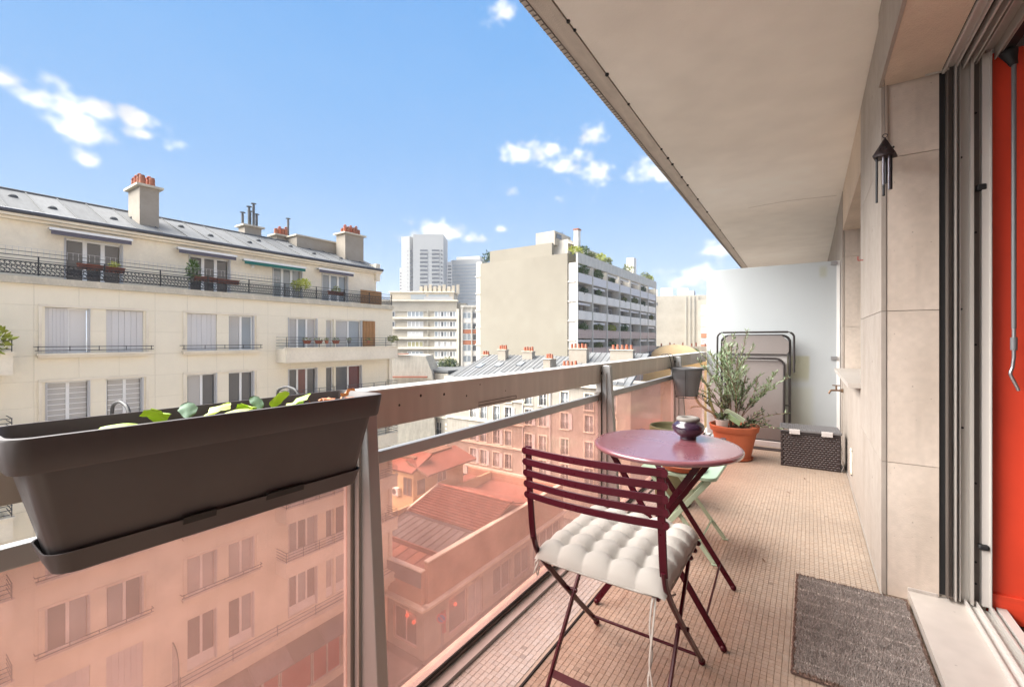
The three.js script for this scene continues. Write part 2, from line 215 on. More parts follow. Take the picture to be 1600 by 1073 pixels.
// ---------- our balcony: floor, soffit, wall ----------
const Rn = rng(5);
{
  const fl = struct('balcony_floor');
  M(fl, 'slab', bx(2.0, 0.2, 9.2), S([0.335, 0.265, 0.205], { map: rep(stainT, 1.5), roughness: 0.95 }), [0.205, -0.1024, -2.1]);
  M(fl, 'slab_edge', bx(0.335, 0.2, 9.2), S([0.40, 0.37, 0.33], { map: rep(stainT, 1.5), roughness: 0.95 }), [-0.965, -0.1072, -2.1]);
  const tg = rb(0.0191, 0.006, 0.0191, 0.0014, 1), D = new THREE.Object3D();
  const lay = (name, x0, nx, z0, nz, pitch, base, vary, mt, y) => {
    const im = new THREE.InstancedMesh(tg, mt, nx * nz), c = new THREE.Color(); im.name = name; im.userData.kind = 'stuff'; im.receiveShadow = im.castShadow = true;
    let k = 0;
    for (let i = 0; i < nx; i++) for (let j = 0; j < nz; j++) {
      D.position.set(x0 + i * pitch + (Rn() - 0.5) * 0.0008, y + (Rn() - 0.5) * 0.0006, z0 - j * pitch + (Rn() - 0.5) * 0.0008); D.rotation.set((Rn() - 0.5) * 0.014, (Rn() - 0.5) * 0.03, (Rn() - 0.5) * 0.014); D.scale.setScalar(pitch / 0.0203); D.updateMatrix(); im.setMatrixAt(k, D.matrix);
      const px = D.position.x, dirt = 0.22 * Math.exp(-Math.max(0, 0.27 - px) * 22) + 0.2 * Math.exp(-Math.max(0, px + 0.785) * 26) + (Rn() < 0.006 ? 0.3 : 0), s = (1 - dirt * (0.4 + 0.9 * noise3(px * 14, 4, D.position.z * 9))) * (1 + (Rn() - 0.5) * vary + (fbm3(px * 3, 2, D.position.z * 3, 4) - 0.5) * 0.34), h = (Rn() - 0.5) * 0.05; im.setColorAt(k++, c.setRGB(base[0] * s, base[1] * s * (1 - h), base[2] * s * (1 - 2 * h)));
    }
    fl.add(im);
  };
  lay('mosaic_tile', -0.778, 52, -0.7, 250, 0.0202, [0.365, 0.288, 0.228], 0.14, S([1, 1, 1], { roughness: 0.42 }), -0.003);
  lay('gutter_tile', -0.992, 9, -0.7, 250, 0.0206, [0.52, 0.53, 0.51], 0.08, P([1, 1, 1], { roughness: 0.22, clearcoat: 0.4 }), -0.008);
  M(fl, 'floor_drain_edge', bx(0.007, 0.016, 9), mat.black, [-0.7945, -0.004, -2]);
  M(fl, 'ledge', bx(0.042, 0.02, 9), S([0.46, 0.48, 0.50], { map: rep(stainT, 0.6), roughness: 0.5 }), [-1.025, -0.001, -2]);
  // fallen leaf bits
  for (const [x, z, a] of [[-0.03, -4.35, 0.3], [-0.12, -3.9, 1.2], [-0.19, -2.62, 0.6], [0.05, -4.6, 2]]) M(fl, 'leaf_crumb', T(leafGeo(0.03, 0.01, 0.3, 3), [0, 0, 0], [-1.45, 0, 0]), mat.bark, [x, 0.003, z], [0, a, 0]);

  const ce = struct('ceiling', [0.109, 0, 0]); ce.rotation.y = 0.0143;
  M(ce, 'soffit', bx(1.75, 0.2, 20), mat.ceil, [-0.137, 2.732, -6]);
  M(ce, 'edge_band', bx(0.118, 0.22, 20), mat.band, [-1.077, 2.737, -6]);
  M(ce, 'edge_groove', bx(0.01, 0.15, 20), mat.black, [-1.014, 2.73, -6]);
  const dots = []; for (const z of [-1.86, -1.93, -2.35, -2.72, -3.5, -3.7, -3.85, -4.2, -4.45, -4.95, -5.5, -6.5, -7.9]) dots.push(T(new THREE.SphereGeometry(0.007 + Rn() * 0.006, 7, 5), [-1.012, 2.628, z]));
  M(ce, 'fixing', merge(dots), mat.black);
  const comb = []; for (let z = 0.5; z > -14; z -= 0.035) { comb.push(B(0.028, 0.003, 0.004, -1.122, 2.624, z, [0, (Rn() - 0.5) * 0.3, 0])); }
  comb.push(B(0.004, 0.004, 15, -1.108, 2.6245, -6.5));
  const cm = M(ce, 'drip_mesh', merge(comb), mat.aluD); cm.userData.kind = 'stuff';
  M(ce, 'hairline_crack', tube([[-0.6, 2.631, -5.6], [-0.2, 2.631, -5.55], [0.2, 2.631, -5.62]], 0.002, 4), mat.band);

  const w = struct('wall');
  const core = S([0.55, 0.48, 0.40], { roughness: 0.95 });
  M(w, 'pier_core', bx(0.32, 2.63, 0.95), core, [0.449, 1.315, -3.1]);
  M(w, 'far_pier_core', bx(0.32, 2.63, 1.2), core, [0.449, 1.315, -6.08]);
  const hs = [0, 0.6, 1.28, 1.97, 2.628];
  for (let k = 0; k < 4; k++) {
    const h = hs[k + 1] - hs[k], y = (hs[k] + hs[k + 1]) / 2;
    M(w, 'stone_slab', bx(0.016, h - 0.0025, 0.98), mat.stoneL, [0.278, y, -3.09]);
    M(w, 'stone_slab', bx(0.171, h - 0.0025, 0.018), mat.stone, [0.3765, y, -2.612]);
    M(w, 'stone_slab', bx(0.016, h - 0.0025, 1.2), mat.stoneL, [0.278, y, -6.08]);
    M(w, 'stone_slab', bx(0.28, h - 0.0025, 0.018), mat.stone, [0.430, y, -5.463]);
  }
  M(w, 'apron', bx(0.2, 0.84, 1.86), mat.stoneL, [0.372, 0.42, -4.51]);
  M(w, 'window_lintel', bx(0.32, 0.4, 1.86), mat.rough, [0.432, 2.43, -4.51]);
  M(w, 'window_sill', bx(0.25, 0.03, 1.855), mat.marble, [0.33, 0.856, -4.51]);
  M(w, 'door_lintel', bx(0.192, 0.335, 4.6), mat.rough, [0.369, 2.4625, -0.297]);
  M(w, 'lintel_face', bx(0.012, 0.337, 4.6), mat.stoneL, [0.266, 2.4615, -0.297]);
  M(w, 'shutter_box', bx(0.3, 0.25, 4.6), core, [0.62, 2.505, -0.297]);
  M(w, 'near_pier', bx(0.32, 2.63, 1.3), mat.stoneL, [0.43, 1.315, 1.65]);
  M(w, 'unseen_upper_storeys', bx(11.4, 9.2, 60), mat.stoneL, [6.3, 7.43, -4]);  // storeys out of view, put in to block and bounce sunlight
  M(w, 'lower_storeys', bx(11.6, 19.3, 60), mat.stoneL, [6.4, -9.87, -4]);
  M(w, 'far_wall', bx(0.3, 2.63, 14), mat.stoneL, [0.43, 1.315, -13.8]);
  M(w, 'corner_strip', rb(0.012, 0.72, 0.012, 0.003, 1), S([0.36, 0.29, 0.24], { roughness: 0.8 }), [0.2875, 2.26, -2.598]);
  M(w, 'corner_joint', bx(0.004, 2.62, 0.02), mat.joint, [0.288, 1.31, -2.6125]);
  M(w, 'skirting_joint', bx(0.006, 0.012, 3.6), mat.joint, [0.268, 0.004, -4.2]);
  const vg = []; for (let k = 0; k < 9; k++) vg.push(B(0.006, 0.008, 0.11, 0.266, 0.135 + k * 0.019, -4.31, [0, 0, 0.5]));
  const vent = M(w, 'vent_grille', merge([B(0.006, 0.19, 0.008, 0.267, 0.21, -4.25), B(0.006, 0.19, 0.008, 0.267, 0.21, -4.37), B(0.006, 0.008, 0.128, 0.267, 0.119, -4.31), B(0.006, 0.008, 0.128, 0.267, 0.301, -4.31)]), mat.trim);
  M(vent, 'louvre', merge(vg), mat.trim);
  const win = M(w, 'window', merge([B(0.05, 1.36, 0.06, 0.52, 1.55, -3.61), B(0.05, 1.36, 0.06, 0.52, 1.55, -5.41), B(0.05, 0.06, 1.74, 0.52, 0.9, -4.51), B(0.05, 0.06, 1.74, 0.52, 2.2, -4.51), B(0.05, 1.24, 0.08, 0.52, 1.55, -4.51)]), mat.alu);
  M(win, 'pane', bx(0.008, 1.24, 1.74), mat.glass, [0.53, 1.55, -4.51]);
  tag(M(scene, 'wall_hook', merge([rod([0.271, 1.635, -3.42], [0.245, 1.635, -3.42], 0.003), rod([0.245, 1.635, -3.42], [0.245, 1.66, -3.42], 0.003)]), S([0.35, 0.04, 0.03], { roughness: 0.5 })), 'small red metal hook screwed into the pale stone pier', 'hook');
}
// the room behind the sliding door
{
  const r = struct('room');
  M(r, 'red_wall', bx(4, 2.33, 0.1), mat.red, [2.618, 1.167, -2.672]);
  M(r, 'skirting_board', rb(4, 0.11, 0.014, 0.004), mat.red, [2.62, 0.056, -2.614]);
  M(r, 'room_floor', bx(4, 0.1, 5.6), mat.inFloor, [2.662, -0.052, 0.18]);
  M(r, 'room_ceiling', bx(4, 0.1, 5.6), mat.inCeil, [2.772, 2.385, 0.18]);
  M(r, 'back_wall', bx(0.1, 2.4, 5.6), mat.inCeil, [4.67, 1.13, 0.18]);
  M(r, 'side_wall', bx(4, 2.4, 0.1), mat.inCeil, [2.6, 1.13, 3.03]);
}
// sliding door: jamb profiles, header, track and marble threshold
{
  const d = thing('sliding_door', 'open aluminium sliding door frame with worn tracks and marble threshold on the right', 'door frame', [0.53, 0, -2.6]);
  const L = (n, g, m, x, y, z) => M(d, n, g, m, [x - 0.53, y, z + 2.6]);
  const H = 2.27, yc = 0.055 + H / 2;
  L('gasket', bx(0.02, H, 0.03), mat.black, 0.4725, yc, -2.628);
  L('jamb', merge([B(0.004, H, 0.034, 0, 0, 0.01), B(0.02, H, 0.012, 0.01, 0, -0.012)]), mat.aluD, 0.485, yc, -2.605);
  L('jamb', merge([B(0.057, H, 0.02, 0.0285, 0, -0.02), B(0.004, H, 0.045, 0.002, 0, 0.004), B(0.003, H, 0.03, 0.0165, 0, 0.002), B(0.009, H, 0.04, 0.052, 0, 0.002)]), mat.alu, 0.5065, yc, -2.6);
  L('jamb_slot', bx(0.024, H, 0.012), mat.aluD, 0.576, yc, -2.628);
  L('jamb', merge([B(0.022, H, 0.03, 0, 0, 0), B(0.004, H, 0.044, 0.0125, 0, 0.006)]), mat.aluL, 0.6, yc, -2.604);
  L('gasket', bx(0.005, H, 0.03), mat.black, 0.6175, yc, -2.61);
  for (const [x, y, z] of [[0.531, 1.92, -2.608], [0.535, 0.78, -2.608], [0.531, 1.28, -2.608], [0.577, 2.1, -2.621], [0.577, 1.6, -2.621], [0.577, 1.13, -2.621], [0.577, 0.55, -2.621], [0.577, 0.22, -2.621], [0.577, 0.13, -2.621]]) L('screw', T(new THREE.CylinderGeometry(0.0045, 0.0045, 0.004, 10), [0, 0, 0], [Math.PI / 2, 0, 0]), mat.black, x, y, z);
  L('stop_block', rb(0.03, 0.026, 0.03, 0.006), mat.black, 0.588, 1.78, -2.6);
  L('stop_block', rb(0.034, 0.022, 0.03, 0.008), mat.black, 0.592, 0.3, -2.588);
  const zl = 3.4, zc = -0.9;
  L('header', merge([B(0.008, 0.06, zl, 0.474, 2.318, 0), B(0.034, 0.008, zl, 0.492, 2.314, 0), B(0.006, 0.05, zl, 0.511, 2.318, 0)]), mat.aluL, 0, 0, zc);
  L('header_gasket', bx(0.02, 0.05, zl), mat.black, 0.461, 2.326, zc);
  L('header_gasket', bx(0.016, 0.03, zl), mat.black, 0.523, 2.338, zc);
  L('header', merge([B(0.006, 0.07, zl, 0.535, 2.325, 0), B(0.024, 0.008, zl, 0.550, 2.34, 0), B(0.004, 0.06, zl, 0.563, 2.325, 0)]), mat.aluL, 0, 0, zc);
  L('header', merge([B(0.004, 0.06, zl, 0.574, 2.325, 0), B(0.05, 0.008, zl, 0.602, 2.345, 0), B(0.004, 0.06, zl, 0.628, 2.325, 0), B(0.004, 0.05, zl, 0.638, 2.325, 0)]), mat.alu, 0, 0, zc);
  L('header_gasket', bx(0.03, 0.06, zl), mat.black, 0.658, 2.335, zc);
  L('bracket', rb(0.075, 0.01, 0.016, 0.002), mat.alu, 0.452, 2.296, -2.585);
  L('threshold', bx(0.175, 0.04, 3.4), mat.marble, 0.4495, 0.022, -0.93);
  L('threshold_upstand', rb(0.1, 0.052, 0.02, 0.004), mat.marble, 0.41, 0.031, -2.61);
  L('track', merge([B(0.125, 0.03, zl, 0.6, 0.02, 0), B(0.006, 0.03, zl, 0.54, 0.05, 0), B(0.028, 0.012, zl, 0.557, 0.0415, 0), B(0.004, 0.034, zl, 0.573, 0.052, 0), B(0.004, 0.03, zl, 0.612, 0.05, 0), B(0.004, 0.026, zl, 0.618, 0.048, 0), B(0.03, 0.03, zl, 0.647, 0.045, 0)]), mat.aluL, 0, 0, zc);
  const rodT = thing('crank_rod', 'grey roller shutter crank rod hanging against the red wall', 'crank rod', [0.672, 0.96, -2.565]);
  M(rodT, 'rod', new THREE.CylinderGeometry(0.0075, 0.0075, 1.06, 12), mat.greyRod, [0, 0.765, 0]);
  M(rodT, 'ceiling_bracket', T(lathe([[0, 0], [0.012, 0], [0.016, 0.02], [0.024, 0.045], [0.028, 0.06], [0.012, 0.075], [0, 0.078]], 16), [0, 0, 0], [0, 0, 0.25]), mat.black, [0.0, 1.28, 0]);
  M(rodT, 'joint', rod([0, 0.115, 0], [0, 0.24, 0], 0.0062, 10), mat.steel);
  M(rodT, 'grip', rod([0, 0.15, 0], [0, 0.2, 0], 0.0105, 12), mat.greyRod);
  M(rodT, 'crank_handle', tube([[0, 0.125, 0], [-0.004, 0.08, 0], [-0.01, 0.055, 0.002], [0.006, 0.008, 0.004], [0.012, -0.01, 0.004]], 0.0058, 8, 20), mat.steel);
}
// railing with rose tinted glass
{
  const r = thing('balcony_railing', 'taupe metal balcony railing with rose tinted glass panels and slanted posts', 'railing', [-1.06, 0, -2.5]);
  const L = (n, g, m, x, y, z, rot) => M(r, n, g, m, [x + 1.06, y, z + 2.5], rot);
  L('top_rail', bx(0.045, 0.108, 6.9), mat.rail, -1.067, 0.945, -2.32);
  L('top_cap', rb(0.075, 0.006, 6.9, 0.002), mat.aluL, -1.075, 1.003, -2.32);
  L('middle_rail', merge([T(rb(0.032, 0.034, 6.9, 0.003), [0, 0, 0]), B(0.012, 0.006, 6.9, 0.014, 0.017, 0)]), mat.railG, -1.062, 0.804, -2.32);
  L('bottom_rail', merge([B(0.03, 0.04, 6.9, 0, 0, 0)]), mat.post, -1.066, 0.006, -2.32);
  L('glazing_seal', bx(0.006, 0.012, 6.9), mat.black, -1.0478, 0.029, -2.32);
  const zs = [0.98, -0.775, -2.52, -4.26, -5.74];
  for (let k = 0; k < 4; k++) { const a = zs[k] - 0.022, b = zs[k + 1] + 0.022; L('glass_panel', bx(0.006, 0.768, a - b), mat.pinkGlass, -1.058, 0.408, (a + b) / 2); }
  for (const z of zs.slice(1, 4)) {
    L('post', merge([B(0.03, 0.9, 0.012, 0, 0, 0.016), B(0.022, 0.9, 0.014, 0.002, 0, 0), B(0.03, 0.9, 0.012, 0, 0, -0.016)]), mat.post, -1.056, 0.46, z);
    const f = ext([[-0.012, 0], [0.095, 0], [0.032, 0.985], [0.026, 0.992], [-0.006, 0.992], [-0.012, 0.985]], 0.03, 0.003); f.translate(0, 0, -0.015);
    const fin = L('fin', f, mat.railG, -1.022, 0.002, z - 0.005);
    M(fin, 'edge_strip', bx(0.004, 0.9, 0.008), mat.post, [0.014, 0.5, 0.0225]);
    L('clamp', rb(0.03, 0.05, 0.034, 0.003), mat.aluD, -1.052, 0.812, z + 0.03);
    L('bolt', T(new THREE.CylinderGeometry(0.008, 0.008, 0.01, 8), [0, 0, 0], [0, 0, Math.PI / 2]), mat.black, -1.036, 0.95, z + 0.012);
  }
  const sc = L('scuff_plate', merge([B(0.002, 0.003, 0.26, 0, 0.012, 0), B(0.002, 0.012, 0.003, 0, 0.006, -0.13), B(0.002, 0.003, 0.26, 0, 0, 0.0)]), mat.aluD, -1.0438, 0.9, -1.45);
  for (const [z, y, s] of [[-0.93, 0.95, 0.004], [-1.02, 0.97, 0.005], [-1.13, 0.963, 0.005], [-1.25, 0.945, 0.004], [-0.80, 0.925, 0.005], [-0.82, 0.918, 0.004], [-1.33, 0.98, 0.003], [-1.5, 0.94, 0.003]]) M(r, 'paint_chip', T(new THREE.SphereGeometry(s, 7, 5), [0, 0, 0], [0, 0, 0], [0.25, 1, 1]), mat.black, [-1.0445 + 1.06, y, z + 2.5]);
}
// frosted partition at the far end
{
  const W = 1.262, Hh = 1.95, rr = 0.09, sh = new THREE.Shape();
  sh.moveTo(0, 0); sh.lineTo(W, 0); sh.lineTo(W, Hh); sh.lineTo(rr, Hh); sh.quadraticCurveTo(0, Hh, 0, Hh - rr); sh.lineTo(0, 0);
  const st = dtex(256, (u, v) => {  // view through the panel painted into its colour: neighbour's yellow things, blurred
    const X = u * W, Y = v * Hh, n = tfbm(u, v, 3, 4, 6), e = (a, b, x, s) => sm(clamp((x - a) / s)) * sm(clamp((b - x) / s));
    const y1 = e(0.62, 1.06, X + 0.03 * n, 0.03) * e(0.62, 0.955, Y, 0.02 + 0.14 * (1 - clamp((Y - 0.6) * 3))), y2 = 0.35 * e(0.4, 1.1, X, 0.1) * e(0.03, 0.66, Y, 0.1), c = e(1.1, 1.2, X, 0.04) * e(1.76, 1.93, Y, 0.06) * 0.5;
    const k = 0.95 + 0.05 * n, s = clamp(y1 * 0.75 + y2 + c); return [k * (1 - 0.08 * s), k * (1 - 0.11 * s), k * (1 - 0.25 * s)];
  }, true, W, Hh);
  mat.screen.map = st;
  const p = thing('privacy_screen', 'tall frosted white partition with rounded corner closing the balcony end', 'partition', [-1.03, 0.03, -5.76]);
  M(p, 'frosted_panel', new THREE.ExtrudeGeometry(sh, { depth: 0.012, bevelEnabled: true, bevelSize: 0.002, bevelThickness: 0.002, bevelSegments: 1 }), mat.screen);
  M(p, 'edge_trim', bx(0.028, 1.95, 0.03), mat.white, [W + 0.016, 0.975, 0.006]);
  for (const y of [0.93, 1.925]) M(p, 'clamp', rb(0.06, 0.035, 0.03, 0.004), mat.steel, [W - 0.02, y, 0.022]);
}

// ---------- things on the balcony ----------
// planter hanging on the rail
{
  const t = thing('planter_box', 'long dark brown plastic planter box hooked on the railing in the foreground', 'planter', [-0.925, 0.812, -0.405]);
  const l = 0.6, hw = 0.075, ht = 0.205;
  const loop = (hx, hz, y, r) => { const o = []; const c = [[1, 1, 0], [-1, 1, 1], [-1, -1, 2], [1, -1, 3]]; for (const [sx, sz, q] of c) for (let k = 0; k <= 5; k++) { const a = (q + k / 5) * Math.PI / 2; o.push([sx * (hx - r) + Math.cos(a) * r, y, sz * (hz - r) + Math.sin(a) * r]); } return o; };
  const shell = (loops) => { const pos = [], idx = [], n = loops[0].length; loops.forEach((L) => L.forEach((p) => pos.push(...p))); for (let i = 0; i < loops.length - 1; i++) for (let k = 0; k < n; k++) { const a = i * n + k, b = i * n + (k + 1) % n; idx.push(a, a + n, b, b, a + n, b + n); } let g = new THREE.BufferGeometry(); g.setAttribute('position', new THREE.Float32BufferAttribute(pos, 3)); g.setAttribute('uv', new THREE.Float32BufferAttribute(pos.flatMap((v, i) => i % 3 == 0 ? [pos[i + 2] + pos[i], pos[i + 1]] : []), 2)); g.setIndex(idx); g = g.toNonIndexed(); g.computeVertexNormals(); return g; };
  const soft = (g) => { const q = toCreasedNormals(g, 0.7); return q; };
  const bot = (hx, hz, y, r) => { const p = loop(hx, hz, y, r); return p.map(() => [0, y, 0]); };
  M(t, 'body', soft(shell([bot(0.045, 0.248, 0.014, 0.02), loop(0.042, 0.245, 0.014, 0.018), loop(0.046, 0.25, 0.02, 0.02), loop(0.066, 0.287, 0.172, 0.024)])), mat.plast);
  M(t, 'rim', soft(shell([loop(0.066, 0.286, 0.160, 0.024), loop(0.0755, 0.2965, 0.160, 0.024), loop(0.077, 0.299, 0.163, 0.026), loop(0.082, 0.306, 0.206, 0.028), loop(0.081, 0.305, 0.209, 0.028), loop(0.074, 0.298, 0.2095, 0.026), loop(0.0725, 0.2965, 0.207, 0.025), loop(0.0645, 0.285, 0.17, 0.023), loop(0.05, 0.27, 0.10, 0.02)])), mat.plast);
  M(t, 'saucer', soft(shell([bot(0.045, 0.25, 0.002, 0.02), loop(0.041, 0.244, 0.002, 0.02), loop(0.047, 0.251, 0.005, 0.022), loop(0.053, 0.26, 0.03, 0.024), loop(0.0545, 0.2615, 0.037, 0.024), loop(0.0525, 0.2595, 0.037, 0.024), loop(0.049, 0.256, 0.022, 0.022), loop(0.04, 0.245, 0.008, 0.02)])), mat.plast);
  for (const [z, w] of [[0.075, 0.05], [-0.075, 0.075]]) M(t, 'saucer_notch', bx(0.004, 0.012, w), mat.black, [0.0535, 0.0345, z], [0, 0, -0.2]);
  M(t, 'soil', bx(0.092, 0.03, 0.51), mat.soil, [0, 0.128, 0]);
  for (const z of [-0.19, 0.13]) M(t, 'rail_hook', tube([[-0.07, 0.12, z], [-0.086, 0.19, z], [-0.11, 0.216, z], [-0.15, 0.222, z], [-0.19, 0.21, z], [-0.2, 0.16, z]], 0.0032, 7, 30), mat.iron);
  // seedlings
  const salad = P([0.40, 0.60, 0.03], { roughness: 0.5, side: THREE.DoubleSide, transmission: 0.25, thickness: 0 }), salad2 = P([0.46, 0.58, 0.03], { roughness: 0.5, side: THREE.DoubleSide, transmission: 0.25, thickness: 0 }), sage = P([0.16, 0.25, 0.18], { roughness: 0.7, side: THREE.DoubleSide }), rust = P([0.42, 0.12, 0.025], { roughness: 0.7, side: THREE.DoubleSide, transmission: 0.2, thickness: 0 }), rust2 = P([0.5, 0.19, 0.06], { roughness: 0.7, side: THREE.DoubleSide, transmission: 0.2, thickness: 0 });
  const blade = (l, w, bend, wav) => { const nl = 10, nw = 6, pos = [], idx = [], uv = []; for (let i = 0; i <= nl; i++) for (let j = 0; j <= nw; j++) { const a = i / nl, s = j / nw * 2 - 1, pw = w * 0.5 * (0.16 + 0.84 * sm(clamp((a - 0.1) / 0.5))) * Math.pow(clamp(1 - Math.pow(clamp((a - 0.55) / 0.45), 2.4)), 0.55), rip = wav * Math.sin(a * 15 + s * 2.4) * Math.abs(s) * w; pos.push(s * pw * (1 + 0.1 * Math.sin(a * 22 + s)), l * (a - bend * 0.4 * a * a), bend * l * a * a * 0.75 + Math.abs(s) * pw * 0.28 + rip); uv.push(j / nw, a); } for (let i = 0; i < nl; i++) for (let j = 0; j < nw; j++) { const a = i * (nw + 1) + j; idx.push(a, a + 1, a + nw + 1, a + 1, a + nw + 2, a + nw + 1); } const g = new THREE.BufferGeometry(); g.setAttribute('position', new THREE.Float32BufferAttribute(pos, 3)); g.setAttribute('uv', new THREE.Float32BufferAttribute(uv, 2)); g.setIndex(idx); g.computeVertexNormals(); return g; };
  const seedling = (label, p, leaves) => { const o = thing('salad_plant', label, 'plant', p); for (const [l, w, bend, wav, m, az, tilt, dx, dz] of leaves) { const g = blade(l * 0.84, w * 0.8, bend, wav * 1.5); const ms = M(o, 'leaf', g, m, [dx, 0, dz]); ms.rotation.set(0, 0, 0); ms.quaternion.setFromEuler(new THREE.Euler(tilt, az, 0, 'YXZ')); } return o; };
  seedling('yellow green leafy seedling with one bluish leaf, nearest in the brown planter', [-0.905, 1.0, -0.32], [[0.105, 0.036, 0.6, 0.06, salad, 0.25, 0.85, 0.0, 0.045], [0.085, 0.046, 0.45, 0.07, salad, 0.9, 0.5, 0.0, 0.03], [0.062, 0.036, 0.3, 0.03, sage, -1.9, 0.45, -0.015, -0.01], [0.09, 0.046, 0.45, 0.06, salad2, -2.9, 0.72, 0.0, -0.02], [0.10, 0.05, 0.5, 0.05, salad2, 2.75, 0.85, 0.01, -0.03], [0.05, 0.03, 0.7, 0.06, salad, 0.9, 1.0, 0.01, 0.01]]);
  seedling('bright green leafy seedling in the middle of the brown planter', [-0.91, 0.997, -0.465], [[0.08, 0.042, 0.45, 0.06, salad, 0.5, 0.6, 0, 0.02], [0.095, 0.042, 0.4, 0.05, salad, 1.7, 0.42, -0.005, -0.005], [0.08, 0.044, 0.55, 0.06, salad2, -2.9, 0.75, 0.01, -0.02], [0.07, 0.03, 0.7, 0.06, salad, 0.1, 1.05, 0.01, 0.03], [0.09, 0.044, 0.45, 0.05, salad, 2.9, 0.6, 0, -0.03], [0.062, 0.036, 0.3, 0.03, sage, -1.4, 0.4, -0.02, 0.0], [0.085, 0.04, 0.5, 0.05, salad, 2.3, 0.8, 0.01, -0.035], [0.06, 0.036, 0.6, 0.06, salad, -0.4, 0.7, 0, 0.01], [0.035, 0.024, 0.6, 0.1, rust2, 2.2, 0.8, 0.02, -0.03]]);
  seedling('withered orange brown plant at the far end of the brown planter', [-0.92, 1.005, -0.635], [[0.06, 0.04, 0.6, 0.12, rust, 0.5, 0.8, 0, 0.015], [0.07, 0.036, 0.5, 0.12, rust2, 1.8, 0.45, 0, 0], [0.07, 0.05, 0.9, 0.1, rust, -2.9, 0.9, 0.005, -0.01], [0.06, 0.036, 0.7, 0.12, rust2, 1.2, 0.9, 0.01, 0.02], [0.055, 0.036, 0.9, 0.1, rust, 2.6, 0.9, 0.01, -0.02], [0.05, 0.03, 0.8, 0.14, rust2, -0.6, 0.7, 0, 0.01]]);
  seedling('tiny dry sprig in the brown planter beside the withered plant', [-0.90, 1.0, -0.555], [[0.03, 0.006, 0.4, 0.1, rust, 0.4, 0.2, 0, 0], [0.025, 0.006, 0.5, 0.1, rust, 2.6, 0.4, 0, 0]]);
}
